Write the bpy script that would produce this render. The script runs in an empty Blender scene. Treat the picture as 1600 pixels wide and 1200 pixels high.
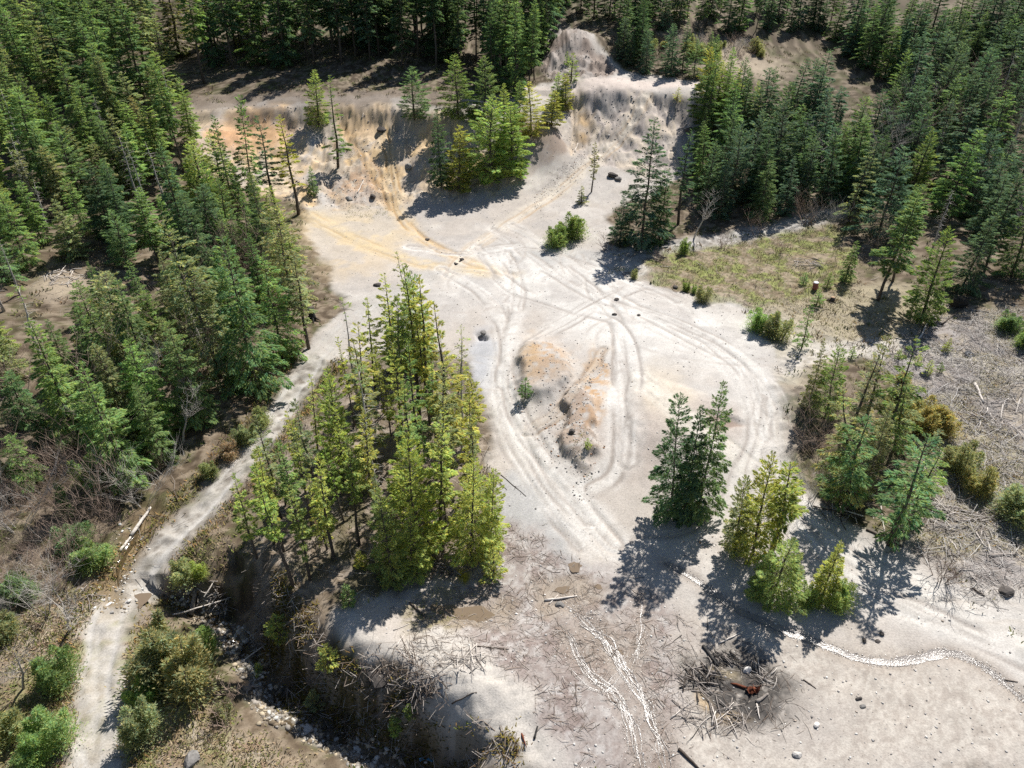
import bpy, math, random
import numpy as np
from mathutils import Vector, Matrix, Quaternion

R = math.radians
scene = bpy.context.scene
COL = scene.collection

# ------------------------------------------------------------------ camera
CAM_H, CAM_PITCH, CAM_F = 45.0, R(33.0), 1130.0      # drone height (m), pitch below horizon, focal length in 1600-px units
cam_d = bpy.data.cameras.new('camera')
cam_d.sensor_width = 36.0
cam_d.lens = 36.0 * CAM_F / 1600.0
cam_d.clip_start, cam_d.clip_end = 0.5, 4000.0
cam = bpy.data.objects.new('camera', cam_d)
cam.location = (0, 0, CAM_H)
cam.rotation_euler = (R(90) - CAM_PITCH, 0, 0)
COL.objects.link(cam)
scene.camera = cam

# ------------------------------------------------------------------ daylight
SUN_AZ, SUN_EL = R(31.0), R(51.0)                   # azimuth clockwise from +Y
world = bpy.data.worlds.new('World'); scene.world = world; world.use_nodes = True
wn = world.node_tree.nodes; wl = world.node_tree.links
wn.clear()
sky = wn.new('ShaderNodeTexSky'); sky.sky_type = 'NISHITA'; sky.sun_disc = False
sky.sun_elevation = SUN_EL; sky.sun_rotation = SUN_AZ; sky.air_density = 1.0; sky.dust_density = 0.6; sky.altitude = 300
bg = wn.new('ShaderNodeBackground'); bg.inputs['Strength'].default_value = 0.06
wo = wn.new('ShaderNodeOutputWorld')
wl.new(sky.outputs[0], bg.inputs[0]); wl.new(bg.outputs[0], wo.inputs[0])
sun_d = bpy.data.lights.new('sun', 'SUN'); sun_d.energy = 5.0; sun_d.angle = R(0.53); sun_d.color = (1.0, 0.965, 0.905)
sun = bpy.data.objects.new('sun', sun_d)
sv = Vector((math.sin(SUN_AZ) * math.cos(SUN_EL), math.cos(SUN_AZ) * math.cos(SUN_EL), math.sin(SUN_EL)))
sun.rotation_euler = sv.to_track_quat('Z', 'Y').to_euler()
sun.location = (60, 90, 140)
COL.objects.link(sun)
vs = scene.view_settings
vs.view_transform = 'Standard'; vs.look = 'None'; vs.exposure = 0.84; vs.gamma = 1.0; vs.use_curve_mapping = False
scene.cycles.max_bounces = 6; scene.cycles.diffuse_bounces = 3; scene.cycles.transmission_bounces = 3
scene.cycles.transparent_max_bounces = 4; scene.cycles.glossy_bounces = 2
scene.cycles.use_denoising = False

# ------------------------------------------------------------------ small helpers
def tag(o, label=None, cat=None, group=None, kind=None):
    if label: o['label'] = label
    if cat: o['category'] = cat
    if group: o['group'] = group
    if kind: o['kind'] = kind
    return o

def mesh_obj(name, verts, faces, mat=None, parent=None, loc=None, smooth=False):
    me = bpy.data.meshes.new(name)
    me.from_pydata([tuple(v) for v in verts], [], [tuple(f) for f in faces])
    if smooth: me.shade_smooth()
    if mat: me.materials.append(mat)
    o = bpy.data.objects.new(name, me); COL.objects.link(o)
    if parent: o.parent = parent
    if loc is not None: o.location = loc
    return o

def empty(name, loc=(0, 0, 0)):
    o = bpy.data.objects.new(name, None); o.empty_display_size = 0.3
    COL.objects.link(o); o.location = loc
    return o

def srgb(r, g, b):
    f = lambda c: (c / 255 / 12.92) if c / 255 <= 0.04045 else ((c / 255 + 0.055) / 1.055) ** 2.4
    return np.array([f(r), f(g), f(b)])

def mat_new(name, col, rough=0.9, noise=None, bump=None, coat=None):
    """plain procedural material: base colour varied by noise (scale, amount), bump (scale, strength)"""
    m = bpy.data.materials.new(name); m.use_nodes = True
    nt = m.node_tree; b = nt.nodes['Principled BSDF']
    b.inputs['Roughness'].default_value = rough
    b.inputs['Specular IOR Level'].default_value = 0.2
    tc = nt.nodes.new('ShaderNodeTexCoord')
    if noise:
        n = nt.nodes.new('ShaderNodeTexNoise'); n.inputs['Scale'].default_value = noise[0]; n.inputs['Detail'].default_value = 5
        nt.links.new(tc.outputs['Object'], n.inputs['Vector'])
        rmp = nt.nodes.new('ShaderNodeMapRange'); rmp.inputs[1].default_value = 0.3; rmp.inputs[2].default_value = 0.7
        rmp.inputs[3].default_value = 1 - noise[1]; rmp.inputs[4].default_value = 1 + noise[1]
        nt.links.new(n.outputs[0], rmp.inputs[0])
        oi = nt.nodes.new('ShaderNodeObjectInfo')
        om = nt.nodes.new('ShaderNodeMapRange'); om.inputs[3].default_value = 0.75; om.inputs[4].default_value = 1.2
        nt.links.new(oi.outputs['Random'], om.inputs[0])
        mm = nt.nodes.new('ShaderNodeMath'); mm.operation = 'MULTIPLY'
        nt.links.new(rmp.outputs[0], mm.inputs[0]); nt.links.new(om.outputs[0], mm.inputs[1])
        vm = nt.nodes.new('ShaderNodeVectorMath'); vm.operation = 'SCALE'; vm.inputs[0].default_value = tuple(col)
        nt.links.new(mm.outputs[0], vm.inputs['Scale']); nt.links.new(vm.outputs[0], b.inputs['Base Color'])
    else:
        b.inputs['Base Color'].default_value = (*col, 1)
    if bump:
        n = nt.nodes.new('ShaderNodeTexNoise'); n.inputs['Scale'].default_value = bump[0]; n.inputs['Detail'].default_value = 4
        nt.links.new(tc.outputs['Object'], n.inputs['Vector'])
        bp = nt.nodes.new('ShaderNodeBump'); bp.inputs['Strength'].default_value = bump[1]; bp.inputs['Distance'].default_value = 0.05
        nt.links.new(n.outputs[0], bp.inputs['Height']); nt.links.new(bp.outputs[0], b.inputs['Normal'])
    return m

# ------------------------------------------------------------------ value noise (numpy)
def _hash(ix, iy, seed):
    h = (ix.astype(np.int64) * 374761393 + iy.astype(np.int64) * 668265263 + seed * 974634777) & 0xFFFFFFFF
    h = ((h ^ (h >> 13)) * 1274126177) & 0xFFFFFFFF
    h = h ^ (h >> 16)
    return (h & 0xFFFFFF) / float(0xFFFFFF)

def vnoise(x, y, seed=0):
    x0 = np.floor(x); y0 = np.floor(y)
    fx = x - x0; fy = y - y0
    fx = fx * fx * fx * (fx * (fx * 6 - 15) + 10); fy = fy * fy * fy * (fy * (fy * 6 - 15) + 10)
    a = _hash(x0, y0, seed); b = _hash(x0 + 1, y0, seed); c = _hash(x0, y0 + 1, seed); d = _hash(x0 + 1, y0 + 1, seed)
    return (a * (1 - fx) + b * fx) * (1 - fy) + (c * (1 - fx) + d * fx) * fy

def fbm(x, y, freq, octs=4, seed=0, gain=0.5):
    s = 0; amp = 1; tot = 0
    for o in range(octs):
        s = s + amp * vnoise(x * freq + 17.3 * o, y * freq - 9.1 * o, seed + o)
        tot += amp; amp *= gain; freq *= 2.03
    return s / tot                      # 0..1, mean .5

def sstep(a, b, x):
    t = np.clip((x - a) / (b - a), 0, 1)
    return t * t * (3 - 2 * t)
# ================================================================== terrain
_s, _c = math.sin(CAM_PITCH), math.cos(CAM_PITCH)
def ray(u, v):
    x = (u - 800) / CAM_F; y = -(v - 600) / CAM_F
    return x, _c + y * _s, -_s + y * _c
def on_plane(u, v, z):
    dx, dy, dz = ray(u, v); t = (z - CAM_H) / dz
    return dx * t, dy * t
def project(X, Y, Z):
    d = Y * _c - (Z - CAM_H) * _s; up = Y * _s + (Z - CAM_H) * _c
    return 800 + CAM_F * X / d, 600 - CAM_F * up / d

# survey points: where the ground lies (photo position -> height in metres)
SURVEY = [
 (800,1195,-.1),(950,1195,0),(1200,1195,0),(1400,1150,0),(1590,1195,0),(1000,1000,0),(1300,1050,0),(1590,1020,.3),(1400,900,.5),(1250,830,.8),
 (1050,830,.3),(900,900,0),(830,800,.4),(750,960,-.25),(1150,1075,-.05),(1150,920,.35),(1200,900,.6),
 (800,700,.8),(780,600,1.6),(780,500,2.1),(850,570,2.9),(815,540,2.4),(920,640,2.2),(900,710,1.6),(860,650,1.7),(965,600,2.2),(950,740,.9),(1020,640,2.8),(1060,700,2.0),
 (1000,760,.9),(1100,600,2.7),(1180,640,2.3),(1190,560,2.8),(1150,720,1.5),(1100,760,.8),(1100,500,3),(1000,470,3),(900,450,2.8),(750,450,2.6),(650,400,3),
 (560,420,3.2),(780,370,3.2),(700,370,3),(860,330,4),(910,285,5.2),(950,250,7),(985,200,11),(1005,165,14.6),
 (480,335,4.2),(520,330,3.9),(620,322,3.7),(700,320,3.9),(800,305,4.1),(560,260,8),(600,220,11.2),(680,240,9.6),(520,230,10),(420,240,9.5),
 (350,165,16.4),(300,160,17),(430,165,16.6),(500,160,17.2),(600,160,17.2),(700,178,16.0),(760,175,16),(800,165,16),(870,138,16.6),(800,230,10),(860,200,12.5),(840,270,5.8),
 (400,330,5),(330,280,8),(300,230,12),(450,300,6),
 (900,232,7.5),(890,185,12),(890,140,16.5),(950,137,16.8),(1050,142,16.5),(1120,150,16.2),(940,190,11.5),(1050,200,11),(1080,230,8.5),(1070,270,6),(1030,300,5),
 (1000,124,17.2),(900,124,17.5),(1080,130,17),(882,42,26),(905,58,24),(930,85,20.6),(845,90,20.0),(850,60,22.5),(965,112,17.9),(860,120,18),(820,100,18.5),
 (1050,70,21.5),(1050,100,18.6),(1150,80,21.8),(1180,60,23),(1000,50,23.5),(960,60,22.5),(1000,100,18.6),(1100,110,18.4),
 (800,30,27),(1590,20,24),(0,20,24),(400,60,24),(400,110,20.5),(600,100,21),(600,130,18.3),(600,50,25),(200,50,24),(1100,20,26),(1350,20,26),
 (1100,370,3.4),(1000,395,3.2),(1200,360,3.8),(1310,322,4.8),(1200,290,7),(1150,240,9.5),(1250,240,9),(1400,250,8.5),(1500,200,11),(1590,120,17),(1300,170,13.5),(1450,120,16.5),(1200,150,16),(1590,300,7),(1450,330,5.5),
 (1180,410,3.2),(1050,430,3.1),(1300,430,3.2),(1420,500,2.7),(1590,450,3.4),(1350,540,2.6),(1590,560,2.2),(1350,700,1.6),(1280,640,2.2),(1500,650,1.7),(1590,800,1),(1450,850,.8),(1390,800,.9),(1280,740,1.2),(1530,920,.7),
 (540,485,2.6),(500,545,1.8),(440,640,.8),(380,730,.2),(300,810,-.4),(220,890,-1),(160,1000,-1),(150,1190,-1.1),(120,1100,-.8),
 (350,640,1.6),(400,560,2.4),(250,560,3.2),(100,450,5.5),(60,700,2.4),(160,760,.8),(100,850,.3),(30,1000,0),(20,1190,-.2),(300,420,4.4),(150,330,8.5),(250,250,11),(60,200,14),(200,160,16.5),(100,100,19),(20,400,7),(20,550,4.5),
 (480,700,1.2),(560,640,1.8),(650,560,2.2),(700,650,1.6),(740,760,.9),(560,800,1),(620,880,.7),(450,800,.8),(400,860,.6),(520,920,.7),(560,965,.9),(650,930,.0),(700,940,-.25),(690,900,-.1),(640,980,.1),(540,1000,.9),(620,1020,.9),(700,1060,.7),(740,1100,.6),(480,960,.5),(430,925,.9),(395,890,.8),(412,915,.6),(340,850,.2),
 (235,935,-1.4),(275,935,-2.2),(320,955,-3.8),(360,985,-4.6),(400,1030,-5.0),(440,1085,-5.2),(520,1132,-5.2),(600,1172,-5.4),(690,1200,-5.5),(270,880,-.6),(330,890,-.3),(300,895,-.6),(425,985,-.6),(450,1030,-1.4),
 (300,1010,-1.8),(360,1060,-2.6),(300,1100,-1.5),(380,1140,-2.9),(430,1185,-3.4),(250,1170,-1.2),(330,1190,-2.2),(550,1195,-4.2),(470,1150,-4.0),
 (480,1085,-3.4),(500,1050,-1.7),(560,1090,-2.2),(560,1060,-.6),(640,1120,-1.6),(590,1140,-3.7),(640,1090,-.2),(710,1150,-1.6),(660,1165,-3.2),(740,1190,-1.2),(700,1110,.1),(790,1180,-.2),(240,1000,-1.1),
]
WORLD_PTS = [(-300,60,12),(-300,160,30),(-300,300,70),(-150,60,9),(-130,110,14),(-150,220,36),(0,260,38),(-120,300,60),(120,300,52),(0,400,85),(300,300,60),(300,160,26),(300,60,6),(150,60,3),(140,110,8),(150,220,28),
 (-300,-60,4),(0,-60,-2),(300,-60,0),(-60,0,0),(0,5,-1.5),(60,0,0),(-300,470,110),(300,470,100),(0,480,110)]
SURVEY = [(u, v, z if (v > 340 or z < 4) else 4 + (z - 4) * (0.84 + 0.10 * min(1, max(0, (u - 830) / 70)) * (u < 1130))) for u, v, z in SURVEY]
P = [(*on_plane(u, v, z), z) for u, v, z in SURVEY] + WORLD_PTS
P = np.array(P)
D = np.linalg.norm(P[:, None, :2] - P[None, :, :2], axis=2)
n_ = len(P)
A = np.zeros((n_ + 3, n_ + 3)); A[:n_, :n_] = -D - np.eye(n_) * 0.25
A[:n_, n_] = 1; A[:n_, n_ + 1:] = P[:, :2]; A[n_, :n_] = 1; A[n_ + 1:, :n_] = P[:, :2].T
W = np.linalg.solve(A, np.concatenate([P[:, 2], np.zeros(3)]))
GX = np.arange(-400, 400.1, 1.25); GY = np.arange(-80, 500.1, 1.25)
CZ = np.zeros((len(GY), len(GX)))
gx2, gy2 = np.meshgrid(GX, GY)
for i in range(n_):
    CZ -= W[i] * np.hypot(gx2 - P[i, 0], gy2 - P[i, 1])
CZ += W[n_] + W[n_ + 1] * gx2 + W[n_ + 2] * gy2
def blur(a, k=1):
    for _ in range(k):
        a = np.pad(a, 1, mode='edge')
        a = (a[:, :-2] + 2 * a[:, 1:-1] + a[:, 2:]) / 4
        a = (a[:-2] + 2 * a[1:-1] + a[2:]) / 4
    return a
CZ = blur(CZ, 1)
def bil(xs, ys, Z, x, y):
    i = np.clip(np.searchsorted(xs, x) - 1, 0, len(xs) - 2); j = np.clip(np.searchsorted(ys, y) - 1, 0, len(ys) - 2)
    fx = np.clip((x - xs[i]) / (xs[i + 1] - xs[i]), 0, 1); fy = np.clip((y - ys[j]) / (ys[j + 1] - ys[j]), 0, 1)
    return (Z[j, i] * (1 - fx) + Z[j, i + 1] * fx) * (1 - fy) + (Z[j + 1, i] * (1 - fx) + Z[j + 1, i + 1] * fx) * fy
_field = (GX, GY, CZ)
def height(x, y):
    return bil(*_field, np.asarray(x, float), np.asarray(y, float))
def ground_at(u, v):
    """first point of the ground seen along the line of sight through a photo position"""
    dx, dy, dz = ray(u, v)
    t = np.arange(35, 420, 0.25)
    below = CAM_H + dz * t - height(dx * t, dy * t) < 0
    k = int(np.argmax(below)) if below.any() else len(t) - 1
    a, b = t[max(k - 1, 0)], t[k]
    for _ in range(12):
        m = (a + b) / 2
        if CAM_H + dz * m < float(height(dx * m, dy * m)): b = m
        else: a = m
    return dx * b, dy * b, float(height(dx * b, dy * b))

def spline(pts, step=0.7):
    """smooth ground curve through photo positions -> world XY samples"""
    w = np.array([ground_at(u, v)[:2] for u, v in pts])
    w = np.vstack([2 * w[0] - w[1], w, 2 * w[-1] - w[-2]])
    out = []
    for i in range(1, len(w) - 2):
        n = max(2, int(np.linalg.norm(w[i + 1] - w[i]) / step))
        for k in range(n):
            t = k / n
            out.append(0.5 * (2 * w[i] + (w[i + 1] - w[i - 1]) * t + (2 * w[i - 1] - 5 * w[i] + 4 * w[i + 1] - w[i + 2]) * t * t + (3 * w[i] - w[i - 1] - 3 * w[i + 1] + w[i + 2]) * t ** 3))
    out.append(w[-2])
    return np.array(out)

# non-uniform grid, fine where the camera looks close
def axis(core0, core1, d, g, far):
    xs = list(np.arange(core0, core1 + 1e-6, d)); s = d
    while xs[-1] < far: s *= g; xs.append(xs[-1] + s)
    return xs
xr = axis(0, 34, 0.21, 1.022, 105); s_ = xr[-1] - xr[-2]
while xr[-1] < 900: s_ *= 1.15; xr.append(xr[-1] + s_)
XS = np.array([-x for x in xr[:0:-1]] + xr)
yr = axis(24, 70, 0.21, 1.0055, 165); s_ = yr[-1] - yr[-2]
while yr[-1] < 900: s_ *= 1.12; yr.append(yr[-1] + s_)
yb = []; s_ = 0.3; y_ = 24
while y_ > -300: y_ -= s_; s_ *= 1.12; yb.append(y_)
YS = np.array(yb[::-1] + yr)
MX, MY = np.meshgrid(XS, YS)
X = MX.ravel(); Y = MY.ravel()
Z = height(X, Y)
far_hill = np.maximum(0, Y - 480) * 0.25
Z = Z + far_hill

def near_curve(curve, margin):
    """(indices, unsigned distance, signed side distance, arclength) of grid points near a curve"""
    lo = curve.min(0) - margin; hi = curve.max(0) + margin
    idx = np.nonzero((X > lo[0]) & (X < hi[0]) & (Y > lo[1]) & (Y < hi[1]))[0]
    best = np.full(len(idx), 1e9); sg = np.zeros(len(idx)); al = np.zeros(len(idx))
    px, py = X[idx], Y[idx]; acc = 0
    for a, b in zip(curve[:-1], curve[1:]):
        d = b - a; L = float(np.hypot(*d)) + 1e-9
        t = np.clip(((px - a[0]) * d[0] + (py - a[1]) * d[1]) / L ** 2, 0, 1)
        ex, ey = px - a[0] - t * d[0], py - a[1] - t * d[1]
        dist = np.hypot(ex, ey); m = dist < best
        best[m] = dist[m]; sg[m] = np.sign(d[0] * ey - d[1] * ex)[m]; al[m] = (acc + t * L)[m]; acc += L
    m = best < margin
    return idx[m], best[m], (best * sg)[m], al[m]

WX = X + 1.6 * (fbm(X, Y, 0.35, 3, 5) - .5) * 2; WY = Y + 1.6 * (fbm(X, Y, 0.35, 3, 9) - .5) * 2
def zone(poly, soft=1.5):
    """0..1 mask of a ground zone outlined by photo positions, ragged edge"""
    w = np.array([ground_at(u, v)[:2] for u, v in poly])
    lo = w.min(0) - soft * 3 - 3; hi = w.max(0) + soft * 3 + 3
    idx = np.nonzero((X > lo[0]) & (X < hi[0]) & (Y > lo[1]) & (Y < hi[1]))[0]
    px, py = WX[idx], WY[idx]
    ins = np.zeros(len(idx), bool); best = np.full(len(idx), 1e9)
    for a, b in zip(w, np.roll(w, -1, 0)):
        c = (a[1] > py) != (b[1] > py)
        ins ^= c & (px < (b[0] - a[0]) * (py - a[1]) / (b[1] - a[1] + 1e-12) + a[0])
        d = b - a; t = np.clip(((px - a[0]) * d[0] + (py - a[1]) * d[1]) / (d @ d + 1e-9), 0, 1)
        best = np.minimum(best, np.hypot(px - a[0] - t * d[0], py - a[1] - t * d[1]))
    sd = np.where(ins, best, -best)
    out = np.zeros(len(X)); out[idx] = sstep(-soft, soft, sd)
    return out
def spot(u, v, ru, rv, soft=0.5):
    """0..1 mask of an elliptical patch of ground"""
    x, y, z = ground_at(u, v)
    ax = abs(ground_at(u + ru, v)[0] - x); ay = abs(ground_at(u, v - rv)[1] - y)
    r = np.hypot((WX - x) / ax, (WY - y) / ay)
    return 1 - sstep(1 - soft, 1 + soft, r)

PIT = [(470,560),(540,480),(505,400),(480,330),(440,300),(380,290),(300,215),(290,165),(380,160),(480,152),(600,150),(700,172),(830,135),(868,125),(845,90),(850,50),(880,38),(930,60),(965,105),(1060,125),(1130,137),(1110,170),(1080,260),(1000,310),(950,335),(960,390),(940,420),(1000,440),(1100,468),(1180,490),(1215,560),(1215,650),(1230,750),(1330,830),(1420,850),(1480,900),(1600,930),(1640,1215),(780,1215),(700,1130),(620,1040),(520,965),(600,930),(720,900),(790,850),(770,760),(760,650),(730,560),(650,540),(560,560)]
m_pit = zone(PIT, 0.9)
m_bankL = zone([(290,168),(500,162),(640,165),(700,190),(780,240),(800,290),(720,315),(620,318),(520,325),(470,320),(400,300),(320,260)], 1.6)
m_bankR = zone([(885,140),(1000,142),(1090,160),(1090,240),(1050,280),(960,262),(890,235),(875,190)], 1.2)
m_mound = zone([(845,110),(850,60),(880,42),(925,70),(965,112),(940,122),(880,124)], 1.2)
m_meadow = zone([(945,425),(960,400),(1080,390),(1200,370),(1300,350),(1350,420),(1300,480),(1200,490),(1100,460),(1000,436)], 1.2)
m_slash = zone([(1380,560),(1450,500),(1600,480),(1640,700),(1640,940),(1500,920),(1440,860),(1430,800),(1460,700)], 1.5)
m_debris = zone([(800,820),(880,860),(960,900),(1060,960),(1060,1060),(1040,1215),(900,1215),(830,1080),(740,1000),(700,930),(760,900)], 1.2)
m_straw = zone([(0,960),(110,930),(200,980),(330,1090),(430,1190),(470,1215),(0,1215)], 1.0)
m_creek = zone([(245,922),(262,922),(280,925),(330,945),(370,975),(410,1025),(455,1085),(530,1120),(610,1160),(700,1190),(700,1215),(560,1210),(470,1160),(420,1120),(370,1050),(300,960),(255,948),(243,940)], 0.7)
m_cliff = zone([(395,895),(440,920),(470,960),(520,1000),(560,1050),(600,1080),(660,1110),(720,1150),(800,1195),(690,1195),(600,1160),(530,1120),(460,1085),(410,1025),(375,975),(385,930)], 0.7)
m_burn = spot(1150, 1075, 72, 48, 0.45)
m_wet = np.maximum.reduce([spot(730, 955, 75, 26, .4), spot(885, 925, 55, 26, .5), spot(700, 900, 40, 25, .4), spot(960, 1010, 60, 40, .6) * .5])

# ---- relief
n1 = fbm(X, Y, 0.9, 4, 21); n2 = fbm(X, Y, 0.22, 4, 31); n3 = fbm(X, Y, 2.6, 2, 41)
rough = 0.035 + 0.40 * (1 - m_pit)
Z += (n1 - .5) * rough + (n2 - .5) * (0.18 + 0.6 * (1 - m_pit)) + (n3 - .5) * 0.07 * (0.12 + (1 - m_pit))
rill = fbm(X + 7 * (fbm(X, Y, .16, 3, 77) - .5), Y * 0.2, 0.6, 4, 51)
Z += (np.abs(rill - .5) * 2 - .25) * (0.30 * m_bankR + 0.4 * m_bankL + .6 * m_mound)
rill2 = fbm(X + (Y - 120) * .18, Y * 0.10, 1.9, 2, 57)
Z += (np.abs(rill2 - .5) * 2 - .25) * (0.22 * m_bankR + 0.2 * m_bankL)
Z += (fbm(X, Y, 0.6, 5, 63) - .5) * (1.3 * m_bankL + 1.2 * m_bankR)
Z += (fbm(X, Y, 0.55, 4, 61) - .5) * 2.2 * m_mound + (fbm(X, Y, 1.3, 3, 66) - .5) * 1.1 * m_mound
cl = fbm(X * 1.4, Y * 0.8, 0.8, 4, 71)
Z += (np.abs(cl - .5) * 2 - .3) * 0.6 * m_cliff + (fbm(X, Y, 1.6, 3, 73) - .5) * (0.5 * m_cliff + 0.3 * m_creek)
Z += (fbm(X, Y, 1.3, 3, 81) - .5) * 0.35 * m_slash + (fbm(X, Y, 1.5, 3, 83) - .5) * 0.3 * m_burn - 0.12 * m_burn
m_white = zone([(520,965),(620,1000),(760,1020),(850,1090),(830,1215),(760,1190),(700,1110),(620,1040)], .9)
Z += (n3 - .5) * 0.07 * m_debris - 0.10 * m_wet + ((fbm(X, Y, .8, 4, 91) - .5) * .5 + (n3 - .5) * .12) * m_white
# the burrow under a slab and the shallow dig marks
for (u, v, ru, rv, dep) in [(755,524,10,7,.7),(640,285,12,14,.5),(893,677,8,6,.25)]:
    Z -= dep * spot(u, v, ru, rv, .5)

for (p_, dep) in (([(893,232),(896,190),(905,142)], .5), ([(900,232),(915,185),(935,142)], .4), ([(905,230),(940,180),(965,143)], .35), ([(1065,255),(1050,210),(1035,170),(1020,150)], .4), ([(1080,240),(1075,200),(1060,165)], .35), ([(650,300),(640,250),(655,200)], .35), ([(520,300),(505,250),(500,200)], .4)):
    c_ = spline(p_); i_, d_, _a, _b = near_curve(c_, 3.0); Z[i_] -= dep * np.exp(-(d_ / .8) ** 2)
# scarps: the ground breaks off sharply below each brow
for (p_, dep, reach, sd_) in (([(388,885),(412,905),(432,930),(450,968),(478,1008),(535,1052),(610,1095),(690,1140)], 2.1, 4.5, 1), ([(262,900),(300,905),(345,900),(385,888)], 1.5, 3.0, 2),
                              ([(300,170),(420,170),(520,166),(610,168),(690,184)], 1.3, 9.0, 3), ([(882,141),(950,141),(1040,146),(1085,156)], 1.1, 9.0, 4), ([(700,190),(770,200),(850,160),(880,142)], .8, 6.0, 5)):
    c_ = spline(p_); i_, d_, s2, al_ = near_curve(c_, reach); side_ = (s2 < 0)
    jag = .35 + 1.1 * fbm(al_, al_ * 0, .45, 3, 200 + sd_) + .25 * (fbm(X[i_], Y[i_], 1.2, 3, 210) - .5)
    Z[i_] -= side_ * dep * jag * sstep(0, .8 + 2.0 * (sd_ > 2), d_ + (sd_ > 2) * 1.6 * (fbm(X[i_], Y[i_], .35, 3, 220) - .5)) * (1 - sstep(reach * .35, reach, d_))
# eroded lobes between the tracks keep a crisp brow
Z += .95 * spot(845, 572, 40, 38, .25) + .85 * spot(908, 660, 26, 60, .25) + .35 * spot(1045, 640, 50, 50, .4) - .3 * spot(1128, 652, 26, 9, .4)
# ---- colour of the ground itself (albedo)
K = 0.60
col = np.ones((len(X), 3)) * srgb(122, 106, 88) * K
def lay(mask, rgb, k=1.0):
    m = np.clip(mask * k, 0, 1)[:, None]
    col[:] = col * (1 - m) + srgb(*rgb) * K * m
na = fbm(X, Y, 0.5, 4, 101); nb = fbm(X, Y, 1.6, 3, 111); nc = fbm(X, Y, 0.13, 3, 121); nd = fbm(X, Y, 4.0, 2, 131)
hi = lambda n, t, w=.08: sstep(t - w, t + w, n)
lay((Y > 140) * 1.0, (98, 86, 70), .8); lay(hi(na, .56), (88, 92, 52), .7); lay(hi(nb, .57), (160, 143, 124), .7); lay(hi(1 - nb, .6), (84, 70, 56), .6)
# clear-cut patches in the forest
for a in [(105,445,45,25),(290,430,30,20),(1230,260,40,40),(1430,200,50,20),(1150,95,70,22)]:
    lay(spot(*a, .5), (190, 172, 150), .85)
lay(m_meadow, (176, 158, 134)); lay(m_meadow * hi(na, .49, .08), (162, 168, 96), .9); lay(m_meadow * hi(nb, .54), (140, 120, 96), .75); lay(m_meadow * hi(nd, .6), (100, 98, 62), .7)
lay(zone([(1190,480),(1380,440),(1500,470),(1450,520),(1330,560),(1230,600)], 1.5), (178, 164, 138)); lay(spot(1340, 545, 90, 14, .5), (214, 204, 190), .9)
lay(m_slash, (184, 174, 168)); lay(m_slash * hi(na, .55), (196, 180, 158), .8); lay(m_slash * hi(nb, .57), (146, 134, 127), .7); lay(m_slash * hi(nc, .55), (168, 158, 112), .45)
lay(m_straw, (180, 164, 142)); lay(m_straw * hi(na, .54), (142, 140, 84), .75); lay(m_straw * hi(nb, .6), (140, 112, 88), .7)
lay(zone([(440,690),(560,560),(700,540),(760,700),(790,850),(700,900),(560,950),(440,930),(380,860)], 1.2), (138, 122, 104)); 
grove = zone([(440,690),(560,560),(700,540),(760,700),(790,850),(700,900),(560,950),(440,930),(380,860)], 1.2)
lay(grove * hi(nb, .52), (176, 160, 144), .8); lay(grove * hi(na, .57), (96, 92, 60), .6)
lay(m_pit, (208, 198, 189)); lay(m_pit * hi(na, .55), (217, 208, 199), .6); lay(m_pit * hi(nb, .58), (196, 185, 176), .5); lay(m_pit * hi(1 - nc, .52), (200, 187, 175), .6)
# bank colours
lay(m_bankL, (236, 211, 180)); lay(m_bankL * hi(nc, .46, .1), (240, 204, 156), .85); lay(m_bankL * hi(rill, .55), (196, 188, 180), .7); lay(m_bankL * hi(nb, .57), (176, 156, 138), .6)
lay(zone([(480,240),(510,200),(490,190),(470,215),(490,290),(530,320),(500,330)], .8), (206, 200, 196), .8)
lay(spot(560, 292, 38, 26, .6) * hi(nb, .4, .15), (208, 172, 140), .85); lay(spot(400, 200, 60, 28, .6), (222, 176, 132), .8); lay(spot(350, 215, 40, 25, .5), (220, 170, 126), .7)
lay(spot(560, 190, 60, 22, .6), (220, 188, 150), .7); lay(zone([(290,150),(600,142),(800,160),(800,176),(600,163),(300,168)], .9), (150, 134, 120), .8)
lay(m_bankR, (216, 201, 190)); lay(m_bankR * hi(rill, .56), (170, 158, 150), .8); lay(m_bankR * hi(1 - rill, .56), (220, 202, 180), .7); lay(spot(905, 190, 14, 45, .6), (214, 178, 130), .8)
lay(m_mound, (176, 158, 146)); lay(m_mound * hi(na, .5), (140, 124, 114), .8); lay(spot(970, 130, 120, 7, .4), (232, 214, 202), .9)
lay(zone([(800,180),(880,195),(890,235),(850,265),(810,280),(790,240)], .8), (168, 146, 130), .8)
lay(zone([(830,300),(900,240),(925,255),(850,310)], .8) * hi(nb, .45), (178, 168, 160), .8)
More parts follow.
